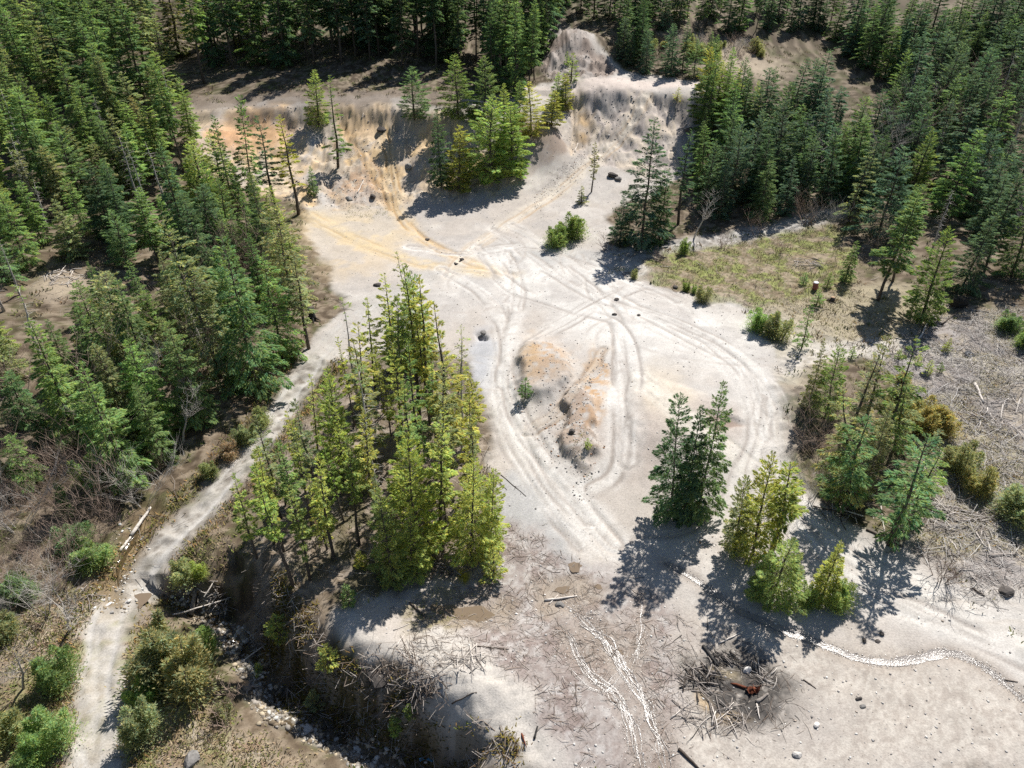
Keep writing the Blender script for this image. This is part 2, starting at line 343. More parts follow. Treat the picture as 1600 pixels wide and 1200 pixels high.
# floor of the pit
lay(spot(560, 360, 90, 30, .5), (226, 202, 164), .7); lay(spot(560, 400, 60, 30, .5), (222, 196, 158), .5)
for (u, v, ru, rv, a) in [(1060,520,150,45,.8),(870,440,110,30,.75),(1150,560,60,60,.5),(800,420,80,30,.7),(940,500,60,60,.6),(700,450,50,40,.4)]:
    lay(spot(u, v, ru, rv, .8) * (.7 + .6 * hi(na, .5, .15)), (233, 226, 218), a)
lay(m_pit * hi(fbm(X, Y, .2, 4, 141), .57, .06), (196, 187, 180), .55); lay(spot(755, 555, 22, 45, .5), (196, 195, 198), .8); lay(spot(870, 400, 70, 10, .6), (190, 186, 182), .7)
om = spot(840, 560, 42, 28, .7); lay(om * hi(nb, .42, .2), (204, 170, 136), .9); lay(spot(822, 560, 18, 28, .5), (204, 172, 134), .7)
lay(spot(905, 665, 30, 58, .4) * hi(nb, .35, .12), (182, 160, 142), .9); lay(spot(932, 590, 16, 45, .5) * hi(nb, .4), (206, 162, 112), .8); lay(spot(925,655,20,20,.5)*hi(nb,.45),(190,150,110),.6)
lay(spot(1040, 615, 45, 45, .6), (222, 204, 180), .6); lay(spot(1000, 690, 45, 60, .6), (206, 190, 178), .8); lay(spot(1120, 650, 45, 30, .6), (200, 184, 172), .7); lay(spot(1135, 655, 28, 6, .5), (150, 125, 110), .7)
lay(zone([(770,770),(800,720),(850,790),(910,860),(960,910),(900,900),(850,850),(790,860)], .8), (190, 186, 183), .9)
# lower flat
lay(zone([(1060,960),(1180,980),(1330,1030),(1480,1030),(1640,1090),(1640,1215),(1040,1215),(1040,1060)], 2.0), (201, 189, 177), .9)
lowflat = zone([(1060,960),(1180,980),(1330,1030),(1480,1030),(1640,1090),(1640,1215),(1040,1215),(1040,1060)], 2.0)
lay(lowflat * hi(nb, .53), (180, 167, 156), .6); lay(lowflat * hi(nd, .56), (218, 208, 196), .6); lay(spot(1240, 1130, 90, 50, .6), (178, 168, 160), .6)
lay(m_debris, (184, 172, 165)); lay(m_debris * hi(na, .5), (160, 142, 135), .75); lay(m_debris * hi(nb, .56), (206, 198, 192), .8); lay(m_debris * hi(nd, .58), (140, 122, 114), .5)
lay(zone([(520,965),(620,1000),(760,1020),(850,1090),(830,1215),(760,1190),(700,1110),(620,1040)], .9), (216, 206, 195), .9)
lay(spot(655, 1090, 40, 35, .7) * hi(nb, .5), (170, 158, 148), .7)
lay(m_burn * hi(nb, .30, .12), (92, 87, 83), .97); lay(m_burn * hi(nd, .56), (70, 66, 64), .8); lay(spot(1135, 1055, 14, 10, .6), (190, 172, 140), .6); lay(spot(1095,1090,14,14,.6),(206,180,146),.8); lay(spot(1145,1108,22,8,.6),(206,180,146),.7)
lay(m_wet, (164, 146, 126), .8); lay(spot(722, 905, 9, 16, .5), (186, 168, 40), .9); lay(spot(680,965,40,30,.6)*hi(nb,.5),(140,128,80),.7)
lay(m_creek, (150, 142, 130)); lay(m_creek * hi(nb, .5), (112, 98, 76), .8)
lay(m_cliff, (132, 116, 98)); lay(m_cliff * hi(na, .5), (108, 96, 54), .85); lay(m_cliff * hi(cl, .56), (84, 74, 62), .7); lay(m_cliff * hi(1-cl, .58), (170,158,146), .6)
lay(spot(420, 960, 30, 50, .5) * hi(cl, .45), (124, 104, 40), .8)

# ---- vehicle tracks: pale packed dust, two ruts pressed in
def track(pts, width, rgb, a=.8, rut=0.06, gauge=0.8, rutrgb=None, ruta=.5, fade=1.0):
    c = spline(pts)
    idx, d, sd, al = near_curve(c, width * 1.3 + 1.2)
    wob = (fbm(al, al * 0, .3, 2, 7) - .5) * .4
    m = (1 - sstep(width * .4, width * (1.0 + fade * .5), d + (nb[idx] - .5) * 1.2 + (na[idx] - .5) * 1.5)) * a * np.clip(.75 + (nb[idx] - .5) * 1.5, 0, 1)
    col[idx] = col[idx] * (1 - m[:, None]) + srgb(*rgb) * K * m[:, None]
    rr = random.Random(int(pts[0][0] * 3 + pts[0][1])); lines = [(-gauge, .2, 1.0), (gauge, .2, 1.0)]
    for q in range(5): lines.append((rr.uniform(-width, width) * .95, rr.uniform(.1, .17), rr.uniform(.35, .8)))
    for q, (g, sg_, am) in enumerate(lines):
        w2 = (fbm(al + q * 31, al * 0 + q, .12, 2, 7 + q) - .5) * 1.1
        brk = np.clip((fbm(al + q * 13, al * 0, .15, 2, 60 + q) - .36) * 5, 0, 1)
        r = np.exp(-((sd + wob + w2 - g) / sg_) ** 2) * brk * am
        Z[idx] -= r * rut * 1.25
        if q % 3 == 2:
            k = np.clip(r * .8, 0, 1)[:, None]; col[idx] = col[idx] * (1 - k) + srgb(*[min(250, c_ + 10) for c_ in rgb]) * K * k
        else:
            rc = tuple(c_ - 10 for c_ in rutrgb) if rutrgb is not None else tuple(c_ - 28 for c_ in rgb)
            k = np.clip(r * max(ruta * 1.3, .5), 0, 1)[:, None]; col[idx] = col[idx] * (1 - k) + srgb(*rc) * K * k
    return c
TAN, PALE, GREY = (226, 200, 162), (238, 231, 223), (194, 188, 181)
track([(600,195),(606,240),(612,290),(625,335),(660,375),(720,405),(800,430)], 1.5, TAN, .9, .12, .8, (204,164,112), .7)
track([(535,190),(560,230),(590,280),(612,325)], 1.0, (224,190,146), .8, .15, .5, (196,156,110), .6)
track([(488,335),(530,362),(590,390),(660,412),(760,425)], 1.7, (228,204,164), .8, .07, .8, (208,176,132), .5)
RAMP = track([(1012,148),(985,190),(935,247),(885,288),(825,328),(775,362),(730,395),(700,430)], 1.7, (228,214,196), .9, .10, .9, (210,184,156), .6)
track([(895,240),(900,200),(900,160),(905,140)], .9, (226,206,184), .6, .1, .5)
track([(790,395),(806,440),(800,490),(790,560),(795,615),(830,690),(895,775),(960,850)], 1.8, PALE, .8, .09, .85, (200,188,178), .85)
track([(948,418),(925,435),(922,455),(950,490),(966,540),(964,640),(966,700),(952,742),(925,762)], 1.3, PALE, .7, .08, .8, (190,178,168), .95)
track([(985,420),(945,430),(938,450),(1000,490),(1080,530),(1150,570),(1192,630),(1200,700),(1245,790),(1330,868),(1450,940),(1620,1010)], 2.3, (234,226,217), .8, .06, .85, (204,193,183), .8)
track([(942,545),(918,582),(872,640),(828,668)], 1.0, (206,190,172), .6, .14, .55, (176,152,130), .6)
track([(1000,590),(1050,640),(1120,690),(1190,745)], 1.4, (236,226,212), .8, .05)
track([(925,408),(1000,396),(1080,381),(1180,364),(1260,345),(1330,318)], 2.1, (208,201,194), .95, .06, .8, (176,168,160), .4)
track([(1600,960),(1480,950),(1390,935),(1300,900)], 2.2, (228,219,209), .7, .05, .85, (206,195,184), .5)
track([(1225,575),(1270,552),(1340,545),(1420,541),(1500,562),(1600,590)], 1.7, (218,208,197), .9, .05)
track([(1210,640),(1195,700),(1180,780)], 1.0, (226,216,206), .5, .04)
ROAD_L = track([(150,1235),(155,1150),(157,1080),(170,985),(200,925),(262,850),(340,768),(412,680),(465,605),(530,520),(600,462),(680,430)], 1.95, (198,190,181), .97, .07, .8, (214,207,200), .8, fade=.6)
for pts in ([(770,358),(850,420),(930,465),(1030,500),(1120,545),(1180,610),(1198,680)], [(800,352),(880,405),(975,470),(1080,515),(1160,560),(1205,640)], [(745,385),(800,450),(880,480),(960,505),(985,560),(985,640),(985,720)],
            [(690,420),(760,470),(790,540),(782,600),(800,650),(860,740),(920,810)], [(1000,450),(940,470),(890,500),(850,520),(820,540)], [(640,385),(720,395),(820,385),(900,400),(960,425),(1060,470)], [(1190,620),(1170,700),(1140,780),(1080,840),(1000,850)],
            [(905,850),(840,760),(800,690),(775,610)], [(1240,800),(1290,870),(1380,930),(1500,990),(1620,1050)]):
    track(pts, 1.3, (236, 229, 221), .5, .06, .8, (198, 187, 178), .8)
rg = random.Random(4)
for k in range(34):                                  # doughnuts and sweeping turns on the plateau
    u, v = rg.uniform(640, 1120), rg.uniform(375, 540)
    x, y, z = ground_at(u, v); r = rg.uniform(5, 22); a0 = rg.uniform(0, 6.28); da = rg.uniform(.5, 1.6)
    c = np.array([(x + r * math.cos(a0 + da * t / 30), y + r * math.sin(a0 + da * t / 30)) for t in range(31)])
    idx, d, sd, al = near_curve(c, 1.6)
    r_ = sum(np.exp(-((sd - g) / .2) ** 2) for g in (-.7, .7))
    brk = np.clip((na[idx] - .4) * 6, 0, 1); r_ = r_ * brk; Z[idx] -= r_ * .02 * m_pit[idx]; k2 = (r_ * rg.uniform(.3, .8) * m_pit[idx])[:, None]
    col[idx] = col[idx] * (1 - k2) + srgb(198, 186, 176) * K * k2
# left roadside ditch
DITCH = spline([(235,800),(212,840),(190,880),(170,905),(175,935)])
idx, d, sd, al = near_curve(DITCH, 2.2)
Z[idx] -= .35 * np.exp(-(d / .8) ** 2); k2 = (np.exp(-(d / 1.0) ** 2) * .85)[:, None]
col[idx] = col[idx] * (1 - k2) + srgb(150, 128, 96) * K * k2

# brooks cut a shallow bed
BROOK = [(1040,880),(1085,905),(1150,952),(1205,978),(1265,1000),(1335,1028),(1395,1037),(1450,1026),(1490,1022),(1545,1048),(1600,1095)]
RUN_A = [(870,935),(930,985),(975,1045),(1005,1090),(1030,1150),(1045,1210)]
RUN_B = [(880,985),(920,1050),(960,1085),(985,1130),(1005,1210)]
RUN_C = [(1000,930),(1003,990),(985,1050)]
for pts, w, dep in ((BROOK, .45, .10), (RUN_A, .7, .08), (RUN_B, .5, .06), (RUN_C, .5, .05)):
    c = spline(pts); idx, d, sd, al = near_curve(c, 2.0)
    Z[idx] -= dep * np.exp(-(d / w) ** 2); k2 = (np.exp(-(d / (w * 1.5)) ** 2) * .6)[:, None]
    col[idx] = col[idx] * (1 - k2) + srgb(168, 152, 138) * K * k2
# packed dust keeps a fine grain of colour
col[:] = col * np.array([.955, .98, .995])
g_ = 1 + (nd - .5) * .16 + (nb - .5) * .10
col *= g_[:, None]

nx, ny = len(XS), len(YS)
_field = (XS, YS, Z.reshape(ny, nx))

me = bpy.data.meshes.new('ground')
me.vertices.add(nx * ny); me.vertices.foreach_set('co', np.stack([X, Y, Z], 1).astype(np.float32).ravel())
ii = (np.arange(ny - 1)[:, None] * nx + np.arange(nx - 1)[None]).ravel()
quads = np.stack([ii, ii + 1, ii + nx + 1, ii + nx], 1).astype(np.int32)
me.loops.add(quads.size); me.loops.foreach_set('vertex_index', quads.ravel())
me.polygons.add(len(quads)); me.polygons.foreach_set('loop_start', np.arange(0, quads.size, 4, dtype=np.int32))
me.update(calc_edges=True); me.shade_smooth()
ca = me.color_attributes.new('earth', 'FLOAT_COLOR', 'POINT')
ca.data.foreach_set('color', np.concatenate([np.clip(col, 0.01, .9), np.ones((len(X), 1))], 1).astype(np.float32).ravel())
wa = me.attributes.new('wet', 'FLOAT', 'POINT'); wa.data.foreach_set('value', np.clip(m_wet, 0, 1).astype(np.float32))
ground = bpy.data.objects.new('ground', me); COL.objects.link(ground)
tag(ground, 'pale gravel pit floor, cut banks and forest floor', None, None, 'structure')

def earth_material():
    m = bpy.data.materials.new('earth'); m.use_nodes = True; nt = m.node_tree; N = nt.nodes.new; L = nt.links.new
    b = nt.nodes['Principled BSDF']; b.inputs['Specular IOR Level'].default_value = 0.15
    at = N('ShaderNodeAttribute'); at.attribute_name = 'earth'
    geo = N('ShaderNodeNewGeometry')
    def noise(sc, det, lo, hi_, o0, o1):
        n = N('ShaderNodeTexNoise'); n.inputs['Scale'].default_value = sc; n.inputs['Detail'].default_value = det; n.inputs['Roughness'].default_value = .65
        L(geo.outputs['Position'], n.inputs['Vector'])
        r = N('ShaderNodeMapRange'); r.inputs[1].default_value = lo; r.inputs[2].default_value = hi_; r.inputs[3].default_value = o0; r.inputs[4].default_value = o1
        L(n.outputs[0], r.inputs[0]); return r.outputs[0], n.outputs[0]
    g1, h1 = noise(7.5, 4, .32, .68, .80, 1.14)
    g2, h2 = noise(0.35, 2, .35, .65, .93, 1.06)
    # pebbles: pale and dark stones strewn in the gravel
    vo = N('ShaderNodeTexVoronoi'); vo.inputs['Scale'].default_value = 5.5; L(geo.outputs['Position'], vo.inputs['Vector'])
    peb = N('ShaderNodeMapRange'); peb.inputs[1].default_value = .10; peb.inputs[2].default_value = .22; peb.inputs[3].default_value = 1; peb.inputs[4].default_value = 0
    L(vo.outputs['Distance'], peb.inputs[0])
    sep = N('ShaderNodeSeparateColor'); L(vo.outputs['Color'], sep.inputs[0])
    pv = N('ShaderNodeMapRange'); pv.inputs[3].default_value = .55; pv.inputs[4].default_value = 1.35; L(sep.outputs[0], pv.inputs[0])
    few = N('ShaderNodeMath'); few.operation = 'GREATER_THAN'; few.inputs[1].default_value = .62; L(sep.outputs[1], few.inputs[0])
    pm = N('ShaderNodeMath'); pm.operation = 'MULTIPLY'; L(peb.outputs[0], pm.inputs[0]); L(few.outputs[0], pm.inputs[1])
    pmix = N('ShaderNodeMix'); pmix.inputs[2].default_value = 1.0; L(pm.outputs[0], pmix.inputs[0]); L(pv.outputs[0], pmix.inputs[3])
    mul = N('ShaderNodeMath'); mul.operation = 'MULTIPLY'; L(g1, mul.inputs[0]); L(g2, mul.inputs[1])
    mul2 = N('ShaderNodeMath'); mul2.operation = 'MULTIPLY'; L(mul.outputs[0], mul2.inputs[0]); L(pmix.outputs[0], mul2.inputs[1])
    sc = N('ShaderNodeVectorMath'); sc.operation = 'SCALE'; L(at.outputs['Color'], sc.inputs[0]); L(mul2.outputs[0], sc.inputs['Scale'])
    L(sc.outputs[0], b.inputs['Base Color'])
    w = N('ShaderNodeAttribute'); w.attribute_name = 'wet'
    rr = N('ShaderNodeMapRange'); rr.inputs[3].default_value = .95; rr.inputs[4].default_value = .5; L(w.outputs['Fac'], rr.inputs[0]); L(rr.outputs[0], b.inputs['Roughness'])
    add = N('ShaderNodeMath'); add.operation = 'MULTIPLY_ADD'; add.inputs[1].default_value = .6; L(pm.outputs[0], add.inputs[0]); L(h1, add.inputs[2])
    bp = N('ShaderNodeBump'); bp.inputs['Strength'].default_value = .45; bp.inputs['Distance'].default_value = .06
    L(add.outputs[0], bp.inputs['Height']); L(bp.outputs[0], b.inputs['Normal'])
    return m
me.materials.append(earth_material())
# ================================================================== vegetation builders
def foliage_material(name, transl=.5, spread=.28):
    m = bpy.data.materials.new(name); m.use_nodes = True; nt = m.node_tree; N = nt.nodes.new; L = nt.links.new
    nt.nodes.remove(nt.nodes['Principled BSDF'])
    oi = N('ShaderNodeObjectInfo'); at = N('ShaderNodeAttribute'); at.attribute_name = 'tint'
    mx = N('ShaderNodeVectorMath'); mx.operation = 'MULTIPLY'; L(oi.outputs['Color'], mx.inputs[0]); L(at.outputs['Color'], mx.inputs[1])
    d = N('ShaderNodeBsdfDiffuse'); t = N('ShaderNodeBsdfTranslucent')
    L(mx.outputs[0], d.inputs[0])
    tb = N('ShaderNodeVectorMath'); tb.operation = 'MULTIPLY'; tb.inputs[1].default_value = (1.5, 1.45, .8); L(mx.outputs[0], tb.inputs[0]); L(tb.outputs[0], t.inputs[0])
    ms = N('ShaderNodeMixShader'); ms.inputs[0].default_value = transl; L(d.outputs[0], ms.inputs[1]); L(t.outputs[0], ms.inputs[2])
    L(ms.outputs[0], nt.nodes['Material Output'].inputs[0])
    return m
M_LEAF = foliage_material('needles')
M_BARK = mat_new('bark', (.085, .07, .058), .95, (6, .35))
M_BARE = mat_new('bare_bark', (.36, .33, .30), .95, (6, .25))
M_TWIG = mat_new('reddish_twigs', (.27, .20, .16), .95, (6, .3))

class Tubes:
    """collects tapered tubes into one mesh"""
    def __init__(self): self.v = []; self.f = []
    def add(self, pts, rad, sides=4, cap=True):
        base = len(self.v); n = len(pts)
        for i in range(n):
            p = Vector(pts[i]); d = (Vector(pts[min(i + 1, n - 1)]) - Vector(pts[max(i - 1, 0)])).normalized()
            a = d.cross(Vector((0.3, 0.2, 1) if abs(d.z) < .9 else (1, 0, 0))).normalized(); b = d.cross(a)
            for k in range(sides):
                t = 2 * math.pi * k / sides
                self.v.append(p + (a * math.cos(t) + b * math.sin(t)) * rad[i])
        for i in range(n - 1):
            for k in range(sides):
                k2 = (k + 1) % sides
                self.f.append((base + i * sides + k, base + i * sides + k2, base + (i + 1) * sides + k2, base + (i + 1) * sides + k))
        if cap:
            self.f.append(tuple(base + k for k in range(sides))[::-1]); self.f.append(tuple(base + (n - 1) * sides + k for k in range(sides)))
    def mesh(self, name, mat):
        me = bpy.data.meshes.new(name); me.from_pydata([tuple(v) for v in self.v], [], self.f); me.materials.append(mat); me.shade_smooth()
        return me

def cards_mesh(name, pos, direc, nrm, ln, wd, tint, mat):
    """needle sprays: one folded diamond of needles per position"""
    n = len(pos)
    direc = direc / np.linalg.norm(direc, axis=1, keepdims=True)
    side = np.cross(direc, nrm); side /= np.linalg.norm(side, axis=1, keepdims=True) + 1e-9
    up = np.cross(side, direc)
    ln = ln[:, None]; wd = wd[:, None]
    a = pos; b = pos + direc * ln * .45 + side * wd * .5 + up * wd * .12; c = pos + direc * ln; d = pos + direc * ln * .45 - side * wd * .5 + up * wd * .12
    v = np.stack([a, b, c, d], 1).reshape(-1, 3).astype(np.float32)
    me = bpy.data.meshes.new(name); me.vertices.add(4 * n); me.vertices.foreach_set('co', v.ravel())
    me.loops.add(4 * n); me.loops.foreach_set('vertex_index', np.arange(4 * n, dtype=np.int32))
    me.polygons.add(n); me.polygons.foreach_set('loop_start', np.arange(0, 4 * n, 4, dtype=np.int32))
    me.update(calc_edges=True)
    ca = me.color_attributes.new('tint', 'FLOAT_COLOR', 'POINT')
    t4 = np.repeat(np.concatenate([tint, np.ones((n, 1))], 1), 4, axis=0)
    ca.data.foreach_set('color', t4.astype(np.float32).ravel())
    me.materials.append(mat)
    return me

def conifer(seed, h, rad, cb, nb, nc, card=(.5, .2), e0=.15, etop=.7, droop=.18, shape=.8, ragged=.35, dead=0, gap=0.0, tipyellow=.25, bark=None, lean=0.0):
    """one conifer: trunk mesh with limbs, crown mesh of needle sprays"""
    rs = np.random.RandomState(seed); rd = random.Random(seed)
    bend = [(0, 0)]
    for k in range(6): bend.append((bend[-1][0] + rd.uniform(-.012, .012) * h + lean * h / 6, bend[-1][1] + rd.uniform(-.012, .012) * h))
    bx = np.array([b[0] for b in bend]); by = np.array([b[1] for b in bend]); bz = np.linspace(0, h, 7)
    tr = Tubes()
    r0 = .0105 * h + .05
    tr.add([(bx[k], by[k], bz[k] - (.6 if k == 0 else 0)) for k in range(7)], [max(.015, r0 * (1 - k / 6.15) ** .9) for k in range(7)], 7)
    P_, D_, N_, Ln, Wd, T_ = [], [], [], [], [], []
    lob = rs.uniform(.75, 1.2, 8)
    ts = cb + (1 - cb) * (np.linspace(0, .985, nb) + rs.uniform(-.012, .012, nb))
    ph = rs.uniform(0, 6.28); wts = []
    spec = []
    for i, t in enumerate(ts):
        t = min(max(t, .01), .985); f = (t - cb) / (1 - cb); f = max(f, 0)
        prof = (1 - f) ** shape * (0.55 + .45 * min(1, f / .12)) + .02
        az = ph + i * 2.39996 + rs.uniform(-.4, .4)
        L_ = rad * prof * lob[int(az / 6.283 * 8) % 8] * rs.uniform(1 - ragged, 1 + ragged * .5)
        if rs.rand() < gap: L_ *= .25
        e = e0 + (etop - e0) * f ** 1.5 + rs.uniform(-.12, .12)
        spec.append((t, az, L_, e)); wts.append(L_ ** 1.35 + .05 * rad)
    wts = np.array(wts); cnt = np.maximum(3, (wts / wts.sum() * nc)).astype(int)
    for (t, az, L_, e), c in zip(spec, cnt):
        z0 = t * h; x0 = np.interp(z0, bz, bx); y0 = np.interp(z0, bz, by)
        ca, sa = math.cos(az), math.sin(az)
        if L_ > .5:
            pts = [(x0 + ca * L_ * s, y0 + sa * L_ * s, z0 + L_ * (math.tan(e) * s - droop * s * s)) for s in (0, .5, .92)]
            tr.add(pts, [.012 + .012 * L_, .01 + .006 * L_, .006], 3, False)
        s = .12 + .88 * np.sqrt(rs.uniform(0.02, 1, c)); s[:2] = (1.0, .9)
        sd = rs.choice([-1, 1], c); w = .36 * L_ * np.clip(1.15 - s, .05, 1) * rs.uniform(0, 1, c) ** .7
        off = sd * w
        px = x0 + ca * L_ * s - sa * off; py = y0 + sa * L_ * s + ca * off
        pz = z0 + L_ * (math.tan(e) * s - droop * s * s) - .22 * w + rs.uniform(-.05, .05, c) * L_ ** .5
        ang = az + sd * rs.uniform(.2, 1.0, c); slope = math.tan(e) - 2 * droop * s + rs.uniform(-.35, .25, c)
        P_.append(np.stack([px, py, pz], 1)); D_.append(np.stack([np.cos(ang), np.sin(ang), slope], 1))
        N_.append(np.stack([rs.normal(0, .45, c), rs.normal(0, .45, c), np.ones(c)], 1))
        k = rs.uniform(.5, 1.4, c) * (.6 + .4 * min(1, L_ / (.5 * rad)))
        Ln.append(card[0] * k); Wd.append(card[1] * k * rs.uniform(.8, 1.25, c))
        br = rs.uniform(.72, 1.28) ; tt = br * rs.uniform(.8, 1.2, c)
        ye = np.clip(rs.normal(0, tipyellow, c), -.35, .7)
        T_.append(np.stack([tt * (1 + ye), tt * (1 + .35 * ye), tt * (1 - .25 * ye)], 1))
    # leader
    c = 14; zz = h * rs.uniform(.93, 1.0, c); an = rs.uniform(0, 6.28, c)
    P_.append(np.stack([np.interp(zz, bz, bx), np.interp(zz, bz, by), zz], 1)); D_.append(np.stack([np.cos(an), np.sin(an), rs.uniform(.6, 2.5, c)], 1))
    N_.append(np.stack([rs.normal(0, .5, c), rs.normal(0, .5, c), np.ones(c)], 1)); Ln.append(np.full(c, card[0] * .7)); Wd.append(np.full(c, card[1] * .6)); T_.append(np.ones((c, 3)) * 1.05)
    for k in range(dead):                       # dead snags on the bare lower stem
        t = rd.uniform(.06, max(cb, .12)); az = rd.uniform(0, 6.28); L_ = rad * rd.uniform(.25, .75); z0 = t * h
        x0 = np.interp(z0, bz, bx); y0 = np.interp(z0, bz, by)
        tr.add([(x0, y0, z0), (x0 + math.cos(az) * L_ * .6, y0 + math.sin(az) * L_ * .6, z0 + .05 * L_), (x0 + math.cos(az) * L_, y0 + math.sin(az) * L_, z0 - .12 * L_)], [.02, .014, .006], 3, False)
    cm = cards_mesh('crown', np.vstack(P_), np.vstack(D_), np.vstack(N_), np.concatenate(Ln), np.concatenate(Wd), np.vstack(T_), M_LEAF)
    return tr.mesh('trunk', bark or M_BARK), cm, h

def bare_tree(seed, h, spread, stems=1, mat=None, twigs=5, up=.9):
    """leafless deciduous tree or shrub: trunk and limbs, then the fine twigs of the crown"""
    rd = random.Random(seed); tr = Tubes(); tw = Tubes()
    def limb(p, d, L, r, lvl, dest):
        pts = [p]; rr = [r]; q = p.copy(); dd = d.copy(); n = 4 if lvl < 2 else 3
        for k in range(n):
            dd = (dd + Vector((rd.uniform(-.22, .22), rd.uniform(-.22, .22), rd.uniform(-.05, .2)))).normalized()
            q = q + dd * (L / n); pts.append(q.copy()); rr.append(r * (1 - (k + 1) / n * .75))
        dest.add(pts, rr, 5 if lvl == 0 else 3, False)
        if lvl >= 3: return
        m = (rd.randint(6, 9), rd.randint(4, 6), twigs)[lvl]
        for k in range(m):
            f = rd.uniform(.25 if lvl == 0 else .15, 1.0); i = min(int(f * n), n - 1); b = pts[i].lerp(pts[i + 1], f * n - i)
            az = rd.uniform(0, 6.28); o = Vector((math.cos(az), math.sin(az), rd.uniform(.1, .9) * up))
            nd = (dd * .55 + o.normalized() * .75).normalized()
            limb(b, nd, L * rd.uniform(.38, .62) * (spread if lvl == 0 else 1), max(.009, r * .45 * (1 - f * .5)), lvl + 1, tr if lvl == 0 else tw)
    for s in range(stems):
        az = rd.uniform(0, 6.28); t = .08 if stems == 1 else rd.uniform(.2, .6)
        limb(Vector((math.cos(az) * .15 * (stems > 1), math.sin(az) * .15 * (stems > 1), -.3)), Vector((math.cos(az) * t, math.sin(az) * t, 1)).normalized(), h * (.8 if stems == 1 else rd.uniform(.6, .9)), .012 * h + .02 if stems == 1 else .03, 0 if stems == 1 else 1, tr)
    return tr.mesh('trunk', mat or M_BARE), tw.mesh('crown', mat or M_BARE), h

def leafy_bush(seed, h, rad, nc, card=(.34, .17)):
    """young conifer thicket: several short leaders grown together into one rounded clump"""
    rs = np.random.RandomState(seed); tr = Tubes(); P_, D_, N_, Ln, Wd, T_ = [], [], [], [], [], []
    m = 11
    for j in range(m):
        a = rs.uniform(0, 6.28); r = rad * .62 * math.sqrt(rs.uniform(0, 1)); hh = h * rs.uniform(.5, 1.0) * (1 - .45 * r / rad); cx, cy = r * math.cos(a), r * math.sin(a)
        tr.add([(cx * .4, cy * .4, -.25), (cx * .8, cy * .8, hh * .5), (cx, cy, hh)], [.05, .03, .01], 4, False)
        c = nc // m; t = rs.uniform(0, 1, c) ** .8; R_ = (rad * rs.uniform(.3, .62) * (1 - t) ** .8 + .03) * (1 + .5 * (rs.uniform(0, 1, c) < .12)) * (.8 + .4 * np.sin(3 * t * 6 + j)); an = rs.uniform(0, 6.28, c); q = np.sqrt(rs.uniform(.15, 1, c))
        P_.append(np.stack([cx * (.5 + .5 * t) + np.cos(an) * R_ * q, cy * (.5 + .5 * t) + np.sin(an) * R_ * q, hh * t * .97 + .03], 1))
        an2 = an + rs.uniform(-.7, .7, c); D_.append(np.stack([np.cos(an2), np.sin(an2), rs.uniform(-.1, 1.0, c)], 1))
        N_.append(np.stack([rs.normal(0, .5, c), rs.normal(0, .5, c), np.ones(c)], 1)); k = rs.uniform(.6, 1.3, c)
        Ln.append(card[0] * k); Wd.append(card[1] * k); tt = rs.uniform(.75, 1.25) * rs.uniform(.8, 1.2, c); ye = np.clip(rs.normal(0, .25, c), -.3, .6)
        T_.append(np.stack([tt * (1 + ye), tt * (1 + .3 * ye), tt * (1 - .2 * ye)], 1))
    return tr.mesh('stem', M_BARK), cards_mesh('foliage', np.vstack(P_), np.vstack(D_), np.vstack(N_), np.concatenate(Ln), np.concatenate(Wd), np.vstack(T_), M_LEAF), h

# ---- the kinds, a few different individuals of each to copy from
KIND = {
 'slim':  [conifer(100 + i, 15, 1.7, [.20, .34, .26, .14, .42, .3][i], 70, 6200, (.30, .075), .05, .8, .16, .62,   .6, 26, .34, .24) for i in range(6)],
 'full':  [conifer(200 + i, 11, [2.7, 2.4, 3.0, 2.6, 2.2][i], .02, 125, 14000, (.28, .075), .12, .85, .14, [.72, .85, .65, .78, .6][i], .38, 0, .10, .22) for i in range(5)],
 'dense': [conifer(300 + i, 15, [3.4, 3.0, 3.8, 3.2, 2.8, 3.6, 3.3][i], .02, 140, 16500, (.38, .098), -.02, .75, [.2, .26, .16, .2, .3, .22, .18][i], [.70, .8, .62, .75, .6, .7, .85][i], .45, 6, .12, .2) for i in range(7)],
 'tall':  [conifer(400 + i, 24, [3.6, 3.2, 4.0, 3.4, 3.6][i], [.22, .3, .14, .4, .25][i], 130, 12500, (.55, .15), -.05, .8, .2, .55, .5, 26, .16, .25) for i in range(5)],
 'cedar': [conifer(500 + i, 13, [3.5, 3.0, 3.9, 3.3][i], .03, 140, 14500, (.34, .092), .0, .8, .3, [.6, .7, .5, .65][i], .5, 0, .14, .28) for i in range(4)],
 'wispy': [conifer(600 + i, 11, 1.9, .1, 70, 4200, (.29, .07), .0, .7, .25, .6, .55, 24, .3, .25, lean=[.12, -.05, .2, .05][i]) for i in range(4)],
 'sapling': [conifer(650 + i, 3.0, .8, .03, 50, 2200, (.15, .042), .2, .9, .1, .75, .4, 0, .1, .3) for i in range(4)],
 'bush':  [leafy_bush(700 + i, 2.4, 1.5, 9500, (.14, .038)) for i in range(5)],
 'snag':  [conifer(900 + i, 13, 1.7, [.8, .93, .86][i], 10, [260, 30, 120][i], (.3, .07), .0, .6, .2, .6, .5, 80, .3, .2, bark=M_BARE) for i in range(3)],
 'bare':  [bare_tree(800 + i, 9, .62, 1, M_BARE) for i in range(3)],
 'alder': [bare_tree(820 + i, 7, .7, 7, [M_TWIG, M_BARE, M_TWIG, M_TWIG][i], 7) for i in range(4)],
 'scrub': [bare_tree(840 + i, 2.2, .8, 7, [M_TWIG, M_BARE][i % 2]) for i in range(3)],
}
PARTNAMES = {'bush': ('stem', 'foliage'), 'sapling': ('stem', 'foliage'), 'scrub': ('stem', 'twigs'), 'alder': ('trunk', 'twigs'), 'bare': ('trunk', 'twigs')}
